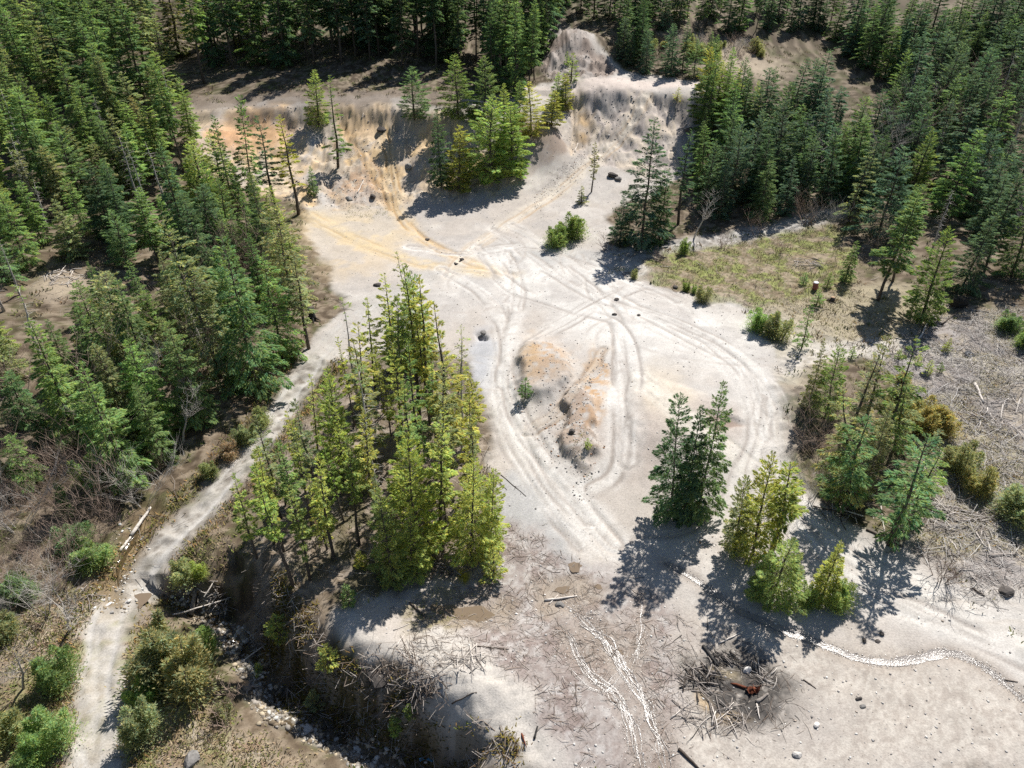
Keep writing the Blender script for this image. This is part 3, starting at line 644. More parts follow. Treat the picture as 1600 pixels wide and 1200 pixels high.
def plant(kind, x, y, z, h, name, label, cat, group, color, wide=1.0, lean=(0, 0)):
    vs_ = KIND[kind]; _pick = random.Random(int(x * 131) * 7919 + int(y * 137)); i = _pick.randrange(60)
    tm, cm, h0 = vs_[i % len(vs_)]
    o = empty(name, (x, y, z - .05)); o.rotation_euler = (lean[0] + _pick.gauss(0, .03), lean[1] + _pick.gauss(0, .03), _pick.uniform(0, 6.28))
    k = h / h0; o.scale = (k * wide, k * wide, k)
    pn = PARTNAMES.get(kind, ('trunk', 'crown'))
    a = bpy.data.objects.new(pn[0], tm); COL.objects.link(a); a.parent = o
    b = bpy.data.objects.new(pn[1], cm); COL.objects.link(b); b.parent = o
    v = _pick.uniform(.86, 1.16); b.color = (color[0] * v * _pick.uniform(.93, 1.07), color[1] * v, color[2] * v * _pick.uniform(.9, 1.1), 1)
    tag(o, label, cat, group)
    return o
def tree_height(y, z, v_top):
    k = -(v_top - 600) / CAM_F
    w = y * (k * _c - _s) / (_c + k * _s)
    return w + CAM_H - z
# ================================================================== plants where they stand
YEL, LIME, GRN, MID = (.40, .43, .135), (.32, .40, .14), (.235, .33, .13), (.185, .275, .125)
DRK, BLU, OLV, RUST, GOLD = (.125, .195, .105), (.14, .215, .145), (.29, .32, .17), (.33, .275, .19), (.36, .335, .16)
PLANTED = []                                             # (x, y, radius) of everything rooted so far
def hero(kind, u, v, vt, wide, color, name, label, cat, group=None, lean=(0, 0)):
    x, y, z = ground_at(u, v)
    h = max(.4, tree_height(y, z, vt))
    if group == BANK and kind == 'full': wide *= 1.4
    if kind == 'cedar' and v > 900: wide *= 1.25
    PLANTED.append((x, y, h * .09 + .4))
    return plant(kind, x, y, z, h, name, label, cat, group, color, wide, lean)

BANK, MIDG, RT = 'trees on the cut bank', 'trees round the pit floor', 'trees at the bend of the right-hand track'
for a in [
 # --- on and above the cut bank
 ('full',498,196,108,.9,LIME,'fir_tree','slim light green fir on the cut bank beside a taller one, upper of two','tree',BANK),
 ('slim',528,262,116,1.2,GRN,'fir_tree','tall narrow fir standing alone half way up the tan cut bank','tree',BANK),
 ('full',648,186,104,1.1,MID,'fir_tree','small neat cone-shaped fir on the crest of the tan bank','tree',BANK),
 ('full',716,185,84,1.0,GRN,'fir_tree','pointed fir on the bank crest, tallest left of the bank clump','tree',BANK),
 ('full',757,190,86,.95,GRN,'fir_tree','pointed fir on the bank crest, second of the two tallest there','tree',BANK),
 ('dense',690,292,172,.9,DRK,'fir_tree','dark full fir at the foot of the bank throwing the big shadow','tree',BANK),
 ('full',716,296,196,1.0,YEL,'fir_tree','yellow-green fir in front of the dark fir at the bank foot','tree',BANK),
 ('full',765,282,150,1.1,LIME,'fir_tree','broad light green fir, left of the pair at the bank foot','tree',BANK),
 ('full',800,276,160,1.1,LIME,'fir_tree','broad light green fir, right of the pair at the bank foot','tree',BANK),
 ('full',785,235,130,.9,LIME,'fir_tree','light green fir half hidden behind the pair at the bank foot','tree',BANK),
 ('full',829,212,126,.95,YEL,'fir_tree','yellow-green fir between the bank-foot pair and the gully top','tree',BANK),
 ('full',812,185,125,.9,GRN,'fir_tree','small green fir on the crest behind the yellow-green ones','tree',BANK),
 ('full',862,196,140,1.2,YEL,'fir_tree','squat yellow-green fir lowest of the trio above the gully','tree',BANK),
 ('full',868,170,113,1.0,LIME,'fir_tree','pointed light green fir, tallest of the trio above the gully','tree',BANK),
 ('full',884,172,116,1.0,YEL,'fir_tree','bushy yellow-green fir, right one of the trio above the gully','tree',BANK),
 ('sapling',892,128,82,1.3,LIME,'fir_tree','small light green fir at the foot of the grey mound','tree',BANK),
 ('sapling',886,100,80,1.4,LIME,'fir_tree','tiny fir clinging to the shaded flank of the grey mound','tree',BANK),
 ('sapling',1058,158,136,1.4,YEL,'fir_tree','tiny yellow-green fir alone on the lip of the right bank','tree',BANK),
 ('slim',924,300,221,1.2,OLV,'fir_tree','thin sparse fir standing alone beside the rising ramp','tree',BANK),
 # --- round the pit
 ('bush',866,386,345,1.05,GRN,'fir_bush','low dark green conifer bush by the track, left of two joined','bush',MIDG),
 ('bush',892,372,322,1.05,GRN,'fir_bush','low green conifer bush behind its neighbour beside the ramp','bush',MIDG),
 ('sapling',908,318,290,1.3,OLV,'fir_bush','scrubby little fir at the foot of the lone sparse fir','bush',MIDG),
 ('dense',1000,384,186,.95,BLU,'fir_tree','big dark bluish fir standing at the pit edge by the road','tree',MIDG),
 ('dense',968,380,300,1.1,BLU,'fir_tree','short dark fir tucked against the big dark one','tree',MIDG),
 ('dense',1030,380,262,1.0,DRK,'fir_tree','mid-height dark fir right of the big dark one by the road','tree',MIDG),
 ('slim',1060,350,200,1.2,DRK,'fir_tree','thin dark fir between the big dark fir and the forest','tree',MIDG),
 ('bare',1084,372,292,1.3,OLV,'alder_tree','pale leafless tree with a fan of twigs beside the road','tree',MIDG),
 ('bush',1068,398,368,.8,GRN,'fir_bush','small round green bush on the verge of the narrow road','bush',MIDG),
 ('bush',1072,456,436,.8,GRN,'fir_bush','small dark bush at the meadow edge, left of three','bush',MIDG),
 ('bush',1084,458,441,.7,GRN,'fir_bush','tiny dark bush at the meadow edge, middle of three','bush',MIDG),
 ('bush',1100,472,440,.85,OLV,'fir_bush','round olive bush at the meadow edge, right of three','bush',MIDG),
 ('bush',1184,515,474,.95,GRN,'fir_bush','dark green rounded bush at the east rim of the pale floor','bush',MIDG),
 ('bush',1212,530,482,.95,OLV,'fir_bush','olive rounded bush touching the dark green one at the rim','bush',MIDG),
 ('sapling',821,622,590,1.3,MID,'fir_tree','lone dark green sapling on the orange mound of the pit','tree',MIDG),
 ('sapling',918,700,684,1.2,LIME,'fir_tree','tiny weedy sapling among stones below the orange strip','tree',MIDG),
 ('bush',990,436,416,.7,OLV,'fir_bush','scraggy olive bush where road and pit floor meet','bush',MIDG),
 # --- the bend of the right-hand track
 ('dense',1046,806,610,.68,DRK,'fir_tree','tall dark fir casting a long shadow on the flat, left of the pair','tree',RT),
 ('dense',1088,806,592,.66,MID,'fir_tree','tall fir with lighter top in the middle of the gravel, right of the pair','tree',RT),
 ('dense',1067,812,628,.7,DRK,'fir_tree','dark fir wedged between the tall pair in the middle of the gravel','tree',RT),
 ('full',1148,862,742,.8,OLV,'fir_tree','short olive fir in front of the yellow-green clump','tree',RT),
 ('full',1176,868,702,.8,YEL,'fir_tree','yellow-green fir, tallest of the clump inside the track bend','tree',RT),
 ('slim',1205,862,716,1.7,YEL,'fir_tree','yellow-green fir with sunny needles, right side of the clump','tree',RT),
 ('full',1205,935,832,1.15,LIME,'fir_tree','light green fir lowest of the clump, over the brook','tree',RT),
 ('full',1185,930,858,1.0,GRN,'fir_tree','short green fir tucked below the clump over the brook','tree',RT),
 ('slim',1240,925,852,1.5,OLV,'fir_tree','little leaning fir between the clump and the last fir','tree',RT,(0,.25)),
 ('full',1283,942,846,.95,YEL,'fir_tree','yellow-green fir at the end of the row by the track','tree',RT),
 ('bush',1310,950,904,.9,LIME,'fir_bush','low light green bush at the foot of the last fir in the row','bush',RT),
 ('bush',1262,945,905,.8,GRN,'fir_bush','low dark green bush between the last two firs','bush',RT),
]: hero(*a)

# --- right-hand thicket beside the track
TH = 'thicket beside the right-hand track'
for a in [
 ('wispy',1252,545,470,1.0,GRN,'fir_tree','thin fir with a bent tip at the upper end of the thicket','tree',TH),
 ('dense',1262,640,530,.65,OLV,'fir_tree','bushy olive fir at the upper left of the thicket','tree',TH),
 ('full',1290,650,540,.9,GRN,'fir_tree','light green fir among the upper thicket stems','tree',TH),
 ('alder',1265,700,600,1.2,OLV,'alder_tree','grey leafless shrub leaning out over the track edge','tree',TH),
 ('alder',1290,760,650,1.2,OLV,'alder_tree','tangled grey leafless shrub low in the thicket','tree',TH),
 ('wispy',1310,720,560,1.2,OLV,'fir_tree','thin fir in the middle of the thicket','tree',TH),
 ('wispy',1340,700,545,1.2,OLV,'fir_tree','slender fir rising above the thicket middle','tree',TH),
 ('wispy',1375,720,540,1.1,GRN,'fir_tree','tallest slender fir of the thicket with a dark bare stem','tree',TH),
 ('wispy',1305,790,640,1.5,MID,'fir_tree','bushy fir at the lower left of the thicket','tree',TH),
 ('wispy',1330,800,620,1.3,OLV,'fir_tree','spindly fir at the front of the thicket','tree',TH),
 ('dense',1350,770,625,.6,OLV,'fir_tree','full olive fir at the heart of the thicket','tree',TH),
 ('wispy',1390,850,670,1.3,MID,'fir_tree','lone spindly fir at the lower tip of the thicket','tree',TH),
 ('wispy',1425,770,670,1.4,OLV,'fir_tree','short green fir at the lower right of the thicket','tree',TH),
 ('wispy',1400,700,590,1.4,OLV,'fir_tree','green fir at the right flank of the thicket','tree',TH),
 ('wispy',1415,820,700,1.2,GRN,'fir_tree','small sparse fir beside the grey slash','tree',TH),
 ('bush',1440,672,612,1.2,GOLD,'fir_bush','golden-brown rounded bush behind the thicket','bush',TH),
 ('bush',1410,640,590,1.1,OLV,'fir_bush','olive bush behind the thicket next to the golden one','bush',TH),
 ('bush',1470,680,640,1.0,GOLD,'fir_bush','smaller golden bush at the slash edge','bush',TH),
 ('bush',1500,735,682,1.1,OLV,'fir_bush','olive-gold bush in the slash right of the thicket','bush',TH),
 ('bush',1528,765,718,1.0,GOLD,'fir_bush','golden bush right of the olive-gold one in the slash','bush',TH),
 ('bush',1590,810,752,1.2,OLV,'fir_bush','green bush cut by the right edge of the photo','bush',TH),
 ('sapling',1478,548,528,1.3,YEL,'fir_tree','lone yellow-green sapling leaning in the grey slash','tree',TH),
 ('sapling',1402,560,543,1.3,LIME,'fir_tree','sapling beside the pale path, left of the small row','tree',TH),
 ('sapling',1432,570,552,1.3,LIME,'fir_tree','sapling beside the pale path, second of the small row','tree',TH),
 ('sapling',1448,585,562,1.2,YEL,'fir_tree','sapling beside the pale path, third of the small row','tree',TH),
 ('sapling',1468,582,565,1.2,GRN,'fir_tree','sapling beside the pale path, last of the small row','tree',TH),
 ('sapling',1330,560,540,1.2,GRN,'fir_tree','small dark sapling on the pale path','tree',TH),
 ('bush',1410,600,575,.9,GOLD,'fir_bush','low golden bush between path and thicket','bush',TH),
 ('scrub',1470,905,865,1.3,OLV,'scrub_bush','wispy bare shrub on the verge of the right-hand track','bush',TH),
 ('alder',1260,780,715,1.2,OLV,'alder_tree','bare grey shrub at the shaded edge of the track','tree',TH),
]: hero(*a)

# --- upper right, edge of the meadow and slash
UR = 'firs above the slash'
for a in [
 ('full',1440,500,352,1.05,GRN,'fir_tree','bright green fir standing free above the slash','tree',UR),
 ('tall',1372,470,300,1.2,MID,'fir_tree','tall dark-stemmed fir left of the bright green one','tree',UR),
 ('tall',1395,440,290,1.1,MID,'fir_tree','tall fir just behind the bright green one','tree',UR),
 ('dense',1320,440,375,.9,GRN,'fir_tree','short green fir at the meadow corner','tree',UR),
 ('dense',1500,455,330,1.0,DRK,'fir_tree','dark fir right of the bright green one','tree',UR),
 ('tall',1540,420,270,1.1,DRK,'fir_tree','tall dark fir near the right edge above the slash','tree',UR),
 ('dense',1580,430,290,1.0,MID,'fir_tree','full green fir at the right edge above the slash','tree',UR),
 ('wispy',1325,350,232,1.2,OLV,'fir_tree','lone olive fir with a bare stem at the road bend','tree',UR),
 ('bush',1575,515,480,1.2,MID,'fir_bush','dark green bush at the right edge by the slash','bush',UR),
 ('bush',1598,540,505,1.2,GRN,'fir_bush','green bush half out of the photo by the slash','bush',UR),
 ('sapling',1275,478,452,1.5,GRN,'fir_tree','small green sapling below the red oil drum','tree',UR),
 ('sapling',1292,450,425,1.4,GRN,'fir_tree','small green sapling beside the red oil drum','tree',UR),
 ('sapling',1255,445,425,1.4,MID,'fir_tree','small dark sapling left of the red oil drum','tree',UR),
 ('alder',1180,368,322,1.1,OLV,'alder_tree','leafless shrub at the upper road edge','tree',UR),
 ('alder',1260,352,290,1.2,OLV,'alder_tree','big tangled leafless shrub at the road bend','tree',UR),
 ('alder',1290,362,300,1.1,OLV,'alder_tree','leafless shrub on the lower side of the road bend','tree',UR),
 ('bare',1270,285,190,1.2,OLV,'alder_tree','grey leafless tree inside the dark right-hand forest','tree',UR),
 ('alder',1500,250,200,1.3,OLV,'alder_tree','grey leafless scrub in the clearing of the right-hand forest','tree',UR),
 ('alder',1550,220,160,1.3,OLV,'alder_tree','grey leafless scrub near the right edge of the forest','tree',UR),
 ('alder',1440,300,250,1.2,OLV,'alder_tree','leafless scrub between the right-hand forest firs','tree',UR),
 ('alder',1370,395,330,1.2,OLV,'alder_tree','leafless scrub left of the tall dark-stemmed fir','tree',UR),
 ('alder',1590,360,300,1.3,OLV,'alder_tree','leafless scrub at the right edge of the photo','tree',UR),
 ('scrub',1130,388,362,1.2,OLV,'scrub_bush','brown twiggy scrub on the lower road verge','bush',UR),
 ('scrub',1030,410,388,1.2,OLV,'scrub_bush','brown twiggy scrub where the road leaves the pit','bush',UR),
 ('scrub',1215,395,370,1.2,OLV,'scrub_bush','brown twiggy scrub in the middle of the meadow edge','bush',UR),
 ('scrub',950,392,362,1.3,OLV,'scrub_bush','brown twiggy scrub at the foot of the big dark fir','bush',UR),
]: hero(*a)

# --- lower left, along the road and the creek
LL = 'bushes by the lower left road and creek'
for a in [
 ('bush',102,1065,1008,.8,GRN,'fir_bush','round green bush left of the narrow road','bush',LL),
 ('bush',58,1190,1132,.75,GRN,'fir_bush','light green bush at the lower left, beside a darker one','bush',LL),
 ('bush',92,1165,1105,.75,GRN,'fir_bush','darker green bush at the lower left next to the road','bush',LL),
 ('bush',10,1160,1110,1.0,OLV,'fir_bush','olive bush cut by the lower left corner of the photo','bush',LL),
 ('bush',250,1052,968,.95,OLV,'cedar_bush','olive green cedar bush by the creek, left half of the clump','bush',LL),
 ('bush',287,1078,992,.95,GOLD,'cedar_bush','rust-tipped cedar bush by the creek, right half of the clump','bush',LL),
 ('bush',318,1020,975,.9,GRN,'fir_bush','dark green bush behind the rusty cedar clump at the creek','bush',LL),
 ('bush',225,1090,1048,.9,GRN,'fir_bush','bright green bush at the lower foot of the rusty cedars','bush',LL),
 ('bush',222,1155,1095,.75,OLV,'fir_bush','small half-brown bush on the right verge of the narrow road','bush',LL),
 ('scrub',362,1125,1085,1.3,RUST,'scrub_bush','brown withered bush on the slope above the creek bend','bush',LL),
 ('bush',350,1120,1092,.8,OLV,'fir_bush','olive remnant inside the brown withered bush','bush',LL),
 ('bush',290,905,868,1.1,OLV,'fir_bush','mossy overhanging bush on the undercut bank by the road','bush',LL),
 ('bush',312,900,872,.8,LIME,'fir_bush','yellowish tuft on top of the undercut bank','bush',LL),
 ('sapling',440,1000,960,1.5,YEL,'fir_tree','yellow-green sapling growing out of the shaded creek cliff','tree',LL),
 ('sapling',515,1045,1008,1.3,YEL,'fir_tree','yellow-green sapling among roots on the creek bank','tree',LL),
 ('sapling',492,1105,1080,1.4,OLV,'fir_tree','small olive fir at the water edge of the creek','tree',LL),
 ('sapling',620,1145,1120,1.3,LIME,'fir_tree','light green sapling leaning over the creek, lower one','tree',LL),
 ('sapling',640,1120,1100,1.2,LIME,'fir_tree','light green sapling on the creek bank, upper one','tree',LL),
 ('sapling',545,945,912,1.2,GRN,'fir_tree','small dark fir in front of the grove, over the white bank','tree',LL),
 ('sapling',565,885,862,1.6,YEL,'fir_tree','yellow tuft of a sapling at the near edge of the grove','tree',LL),
 ('sapling',770,905,858,1.3,YEL,'fir_tree','yellow-green sapling at the right foot of the grove','tree',LL),
 ('sapling',405,1050,1035,1.3,LIME,'fir_tree','tiny bright sapling in the shade of the creek bed','tree',LL),
 ('bare',35,1075,985,1.2,OLV,'alder_tree','small bare pale tree at the lower left','tree',LL),
 ('bare',108,985,860,1.0,OLV,'alder_tree','leafless tree leaning over the road bend by the ford','tree',LL,(0,.5)),
 ('alder',70,960,860,1.2,OLV,'alder_tree','grey leafless thicket left of the ford','tree',LL),
 ('alder',225,790,690,1.2,OLV,'alder_tree','grey leafless shrub at the forest corner over the ditch','tree',LL),
 ('alder',150,800,680,1.3,OLV,'alder_tree','big reddish-grey leafless thicket in front of the left forest','tree',LL),
 ('alder',80,780,680,1.3,OLV,'alder_tree','reddish leafless thicket at the left side of the photo','tree',LL),
 ('alder',30,830,720,1.3,OLV,'alder_tree','leafless thicket cut by the left edge of the photo','tree',LL),
 ('alder',110,890,800,1.2,OLV,'alder_tree','leafless shrub above the ford thicket','tree',LL),
 ('bare',150,680,590,1.3,OLV,'alder_tree','grey bare tree high in the left-hand thicket','tree',LL),
 ('bare',285,690,600,1.4,OLV,'alder_tree','grey bare tree in the dark gap of the left forest','tree',LL),
 ('bare',248,640,520,1.1,OLV,'alder_tree','tall grey bare tree before the dark cedars','tree',LL),
 ('bush',150,880,838,1.2,GRN,'fir_bush','green bush at the forest corner above the ford','bush',LL),
 ('bush',120,850,808,1.2,MID,'fir_bush','dark bush between leafless shrubs at the left','bush',LL),
 ('bush',40,930,892,1.3,MID,'fir_bush','dark bush at the left edge above the ford','bush',LL),
 ('bush',385,690,655,1.0,OLV,'fir_bush','olive bush on the bank above the left road, upper','bush',LL),
 ('bush',360,715,682,.9,RUST,'fir_bush','rust-coloured bush on the bank above the left road, lower','bush',LL),
 ('bush',330,745,715,.9,OLV,'fir_bush','small olive bush on the bank above the left road, lowest','bush',LL),
 ('bush',412,665,632,1.0,OLV,'fir_bush','olive bush on the bank above the left road, highest','bush',LL),
 ('scrub',385,770,745,1.0,OLV,'scrub_bush','thin dry scrub on the right verge of the left road','bush',LL),
]: hero(*a)

# --- edge of the left-hand forest towards the pit
LE = 'edge of the left-hand forest'
for a in [
 ('tall',372,352,182,.75,MID,'fir_tree','tall fir with a long bare stem before the tan bank, leftmost','tree',LE),
 ('tall',398,320,150,.8,MID,'fir_tree','tall thin fir against the tan bank, second of the bare-stemmed row','tree',LE),
 ('slim',432,340,180,1.2,DRK,'fir_tree','dark feathery fir against the tan bank, third of the row','tree',LE),
 ('slim',466,335,178,1.3,YEL,'fir_tree','yellow-green thin fir against the grey strip of the bank','tree',LE),
 ('full',490,305,258,1.0,GRN,'fir_tree','short green fir at the foot of the grey strip','tree',LE),
 ('tall',287,270,90,.8,MID,'fir_tree','tall dark fir with bare stem in front of the bank end','tree',LE),
 ('tall',305,250,120,.9,GRN,'fir_tree','green fir behind the tall bare-stemmed one','tree',LE),
 ('cedar',232,235,148,.9,GOLD,'cedar_tree','golden yellow bushy tree glowing in the left forest','tree',LE),
 ('cedar',205,300,170,.8,OLV,'cedar_tree','olive bushy tree below the golden one','tree',LE),
 ('dense',425,420,270,.7,DRK,'fir_tree','narrow dark fir in front of the bare-stemmed row','tree',LE),
 ('cedar',455,470,320,.9,OLV,'cedar_tree','olive cedar at the forest corner beside the pit floor','tree',LE),
 ('slim',483,545,400,1.4,OLV,'fir_tree','olive fir with a dark bare stem by the road end','tree',LE),
 ('cedar',400,600,370,.9,MID,'cedar_tree','large dark cedar overhanging the left road','tree',LE),
 ('cedar',345,590,345,.9,OLV,'cedar_tree','tall olive cedar behind the large dark one','tree',LE),
 ('cedar',440,560,400,.9,GRN,'cedar_tree','green cedar at the outer edge of the dark group','tree',LE),
 ('dense',300,420,225,.9,DRK,'fir_tree','broad dark fir in the middle of the left forest edge','tree',LE),
 ('dense',330,470,300,.9,DRK,'fir_tree','dark fir between the cedars and the broad dark fir','tree',LE),
 ('dense',310,660,500,.9,MID,'fir_tree','dark fir at the bottom of the cedar group','tree',LE),
 ('dense',235,600,435,.95,MID,'fir_tree','bluish green fir in the clearing of the left forest','tree',LE),
 ('full',160,490,408,1.0,MID,'fir_tree','small full fir standing in the pale clearing','tree',LE),
 ('dense',200,750,560,1.0,GRN,'fir_tree','big green fir at the corner above the left road','tree',LE),
 ('dense',120,690,500,1.0,GRN,'fir_tree','big green fir left of the corner one','tree',LE),
]: hero(*a)

# ------------------------------------------------------------------ stands of forest
SPOT_OF = {}
HIDDEN = {'the lower left forest': [35], 'the upper left forest': [20, 31], 'the far left slope': [13, 49, 71, 74, 81, 90, 96, 118], 'the left roadside trees': [1], 'the dark bank-top forest': [7, 13, 15, 20, 37, 46, 50, 56, 64, 71, 73], 'the brow above the mound': [1, 2, 4, 6, 10, 11, 12, 14, 15], 'the upper right forest': [8, 28, 38, 39, 79, 91, 94, 98, 117], 'the far ridge': [0, 6, 8, 11, 12, 13, 14, 15, 19, 20, 22, 26, 29, 30, 32, 33, 35, 39, 40, 43, 44, 45, 46, 51], 'the mound-top firs': [1, 5, 6, 7, 8, 9, 11, 12], 'the far bench scrub': [6, 18, 22]}      # places wholly hidden behind nearer trees, left empty
ORD = ['first', 'second', 'third', 'fourth', 'fifth', 'sixth', 'seventh', 'eighth', 'ninth', 'tenth', 'eleventh', 'twelfth', 'thirteenth', 'fourteenth', 'fifteenth', 'sixteenth', 'seventeenth', 'eighteenth', 'nineteenth', 'twentieth',
       'twenty-first', 'twenty-second', 'twenty-third', 'twenty-fourth', 'twenty-fifth', 'twenty-sixth', 'twenty-seventh', 'twenty-eighth', 'twenty-ninth', 'thirtieth', 'thirty-first', 'thirty-second', 'thirty-third', 'thirty-fourth', 'thirty-fifth']
ROWS = ['front row', 'second row', 'third row', 'fourth row', 'fifth row', 'sixth row', 'seventh row', 'eighth row', 'ninth row', 'tenth row', 'eleventh row', 'twelfth row']
SHADE = {id(YEL): 'yellow-green', id(LIME): 'light green', id(GRN): 'green', id(MID): 'mid-green', id(DRK): 'dark green', id(BLU): 'bluish green', id(OLV): 'olive', id(GOLD): 'golden'}
def inside(poly, x, y):
    r = False
    for (x1, y1), (x2, y2) in zip(poly, poly[1:] + poly[:1]):
        if (y1 > y) != (y2 > y) and x < (x2 - x1) * (y - y1) / (y2 - y1) + x1: r = not r
    return r
def stand(seed, poly, where, gap, hs, kinds, colors, rowdepth, wide=(.85, 1.1), world_poly=None, tries=6000, cap=200):
    """scatter trees over a piece of ground outlined by photo positions, then number them row by row from the near side"""
    rd = random.Random(seed)
    pw = world_poly or [ground_at(u, v)[:2] for u, v in poly]
    xs, ys = [p[0] for p in pw], [p[1] for p in pw]
    spots_ = []
    for _ in range(tries):
        x, y = rd.uniform(min(xs), max(xs)), rd.uniform(min(ys), max(ys))
        if not inside(pw, x, y): continue
        if any((x - a) ** 2 + (y - b) ** 2 < gap * gap for a, b in spots_): continue
        if any((x - a) ** 2 + (y - b) ** 2 < (r + gap * .35) ** 2 for a, b, r in PLANTED): continue
        spots_.append((x, y))
        if len(spots_) >= cap: break
    recs = []; hid = set(HIDDEN.get(where, ()))
    for n, (x, y) in enumerate(spots_):
        z = float(height(x, y)); h = rd.uniform(*hs); kind = rd.choice(kinds); c = rd.choice(colors); w = rd.uniform(*wide)
        u, v = project(x, y, z); ut, vt = project(x, y, z + h)
        if vt > 1215 or v < -10 and vt < -40 or max(u, ut) < -40 or min(u, ut) > 1640: continue
        PLANTED.append((x, y, .8))
        if n in hid: continue
        recs.append((x, y, z, h, kind, c, w, u, n))
    y0 = min(r[1] for r in recs) if recs else 0
    rows = {}
    for r in recs: rows.setdefault(min(int((r[1] - y0) / rowdepth), 11), []).append(r)
    made = 0
    for ri, k in enumerate(sorted(rows)):
        for i, (x, y, z, h, kind, c, w, u, n) in enumerate(sorted(rows[k], key=lambda r: r[7])):
            sz = 'tall' if h > hs[0] + .66 * (hs[1] - hs[0]) else 'short' if h < hs[0] + .33 * (hs[1] - hs[0]) else 'middling'
            word, name, cat = {'cedar': ('cedar', 'cedar_tree', 'tree'), 'bush': ('conifer bush', 'fir_bush', 'bush'), 'sapling': ('fir sapling', 'fir_tree', 'tree'), 'alder': ('leafless shrub', 'alder_tree', 'tree'),
                               'bare': ('leafless tree', 'alder_tree', 'tree'), 'scrub': ('twiggy scrub', 'scrub_bush', 'bush'), 'tall': ('fir', 'tall_fir_tree', 'tree'), 'dense': ('fir', 'dense_fir_tree', 'tree'),
                               'wispy': ('thin fir', 'fir_tree', 'tree'), 'snag': ('dead snag', 'dead_tree', 'tree')}.get(kind, ('fir', 'fir_tree', 'tree'))
            shade = 'grey' if kind in ('alder', 'bare', 'scrub', 'snag') else SHADE[id(c)]
            lab = f'{sz} {shade} {word}, {ORD[min(i, 34)]} from left, {ROWS[ri]} of {where}'
            o = plant(kind, x, y, z, h, name, lab, cat, where, c, w); SPOT_OF[o.name] = (where, n); made += 1
    print('STAND', where, made, [len(rows[k]) for k in sorted(rows)])

# the grove in the middle
stand(11, [(500,690),(540,640),(600,590),(660,560),(690,590),(705,660),(735,740),(765,840),(720,870),(640,890),(560,880),(490,890),(430,870),(430,820),(465,750)], 'the central grove', 2.5, (7.5, 15), ['slim'] * 10 + ['wispy', 'full', 'snag'], [LIME, YEL, YEL, LIME, OLV, GRN, YEL], 3.5, (.62, 1.0), cap=57)
GV = 'near rim of the central grove'
for a in [
 ('slim',655,650,418,1.0,LIME,'fir_tree','tallest thin fir of the grove, left of the two highest tips','tree',GV),
 ('slim',676,655,430,1.1,YEL,'fir_tree','tall thin yellow-green fir, right of the two highest tips','tree',GV),
 ('slim',708,742,478,1.1,YEL,'fir_tree','tall yellow-green fir with a long bare dark stem','tree',GV),
 ('slim',741,690,582,1.5,YEL,'fir_tree','lone yellow-green fir at the right rim of the grove','tree',GV),
 ('full',612,912,760,.72,LIME,'fir_tree','bright green fir at the near tip of the grove','tree',GV),
 ('full',645,905,800,.75,LIME,'fir_tree','shorter bright green fir beside the near-tip fir','tree',GV),
 ('full',738,876,715,.85,YEL,'fir_tree','broad yellow-green fir at the lower right of the grove','tree',GV),
 ('full',765,855,735,.8,YEL,'fir_tree','narrow yellow-green fir behind the broad one','tree',GV),
 ('slim',402,872,738,.95,LIME,'fir_tree','leaning light green fir at the grove edge by the road','tree',GV),
 ('slim',458,915,725,.95,LIME,'fir_tree','tall light green fir above the creek cliff','tree',GV),
 ('slim',428,850,716,.95,YEL,'fir_tree','thin yellow-green fir behind the leaning one at the grove edge','tree',GV),
 ('slim',472,842,690,.95,GRN,'fir_tree','green fir with bare stem between road and creek cliff','tree',GV),
 ('slim',522,872,712,1.0,YEL,'fir_tree','yellow-green fir over the white bank, left of the near tip','tree',GV),
 ('slim',562,852,688,.95,LIME,'fir_tree','light green fir behind the near tip of the grove','tree',GV),
 ('slim',690,850,640,1.0,YEL,'fir_tree','yellow-green fir between the near tip and the broad fir','tree',GV),
 ('slim',484,905,760,1.05,LIME,'fir_tree','light green fir on the brink of the creek cliff','tree',GV),
 ('slim',446,790,690,1.1,GRN,'fir_tree','dark green fir by the road at the left of the grove','tree',GV),
]: hero(*a)

# left-hand forest, from the road up the slope
stand(21, [(0,640),(110,700),(250,740),(300,650),(330,560),(420,470),(480,440),(440,390),(330,420),(200,520),(90,560),(0,520)], 'the lower left forest', 3.3, (5.5, 11.5), ['dense', 'dense', 'cedar', 'full', 'dense', 'alder', 'snag'], [GRN, LIME, GRN, MID, OLV], 7.0, (.85, 1.45), cap=75)
stand(22, [(0,520),(60,470),(60,420),(150,410),(290,430),(420,380),(420,340),(300,300),(200,330),(60,330),(0,360)], 'the middle left forest', 3.7, (6.5, 13), ['snag', 'dense', 'full', 'dense', 'cedar', 'dense', 'tall'], [GRN, LIME, GRN, DRK, OLV, MID], 9.0, (.85, 1.45), cap=60)
stand(23, [(0,360),(120,330),(300,290),(310,240),(270,180),(150,190),(0,230)], 'the upper left forest', 4.0, (8, 15), ['snag', 'dense', 'tall', 'dense', 'tall', 'cedar', 'full'], [GRN, MID, OLV, LIME, MID], 9.0, (.85, 1.4), cap=60)
stand(24, None, 'the far left slope', 5.0, (11, 20), ['tall', 'dense', 'cedar', 'tall'], [MID, GRN, DRK, OLV, MID], 10.0, (.85, 1.4), cap=120, world_poly=[(-150,112),(-72,128),(-62,142),(-60,178),(-100,215),(-160,215)])
stand(25, [(0,1000),(70,960),(130,890),(190,800),(250,740),(180,690),(60,660),(0,660)], 'the left roadside scrub', 2.0, (2.2, 5), ['alder', 'bush', 'alder', 'alder', 'scrub'], [OLV, GRN], 6.0, cap=48)
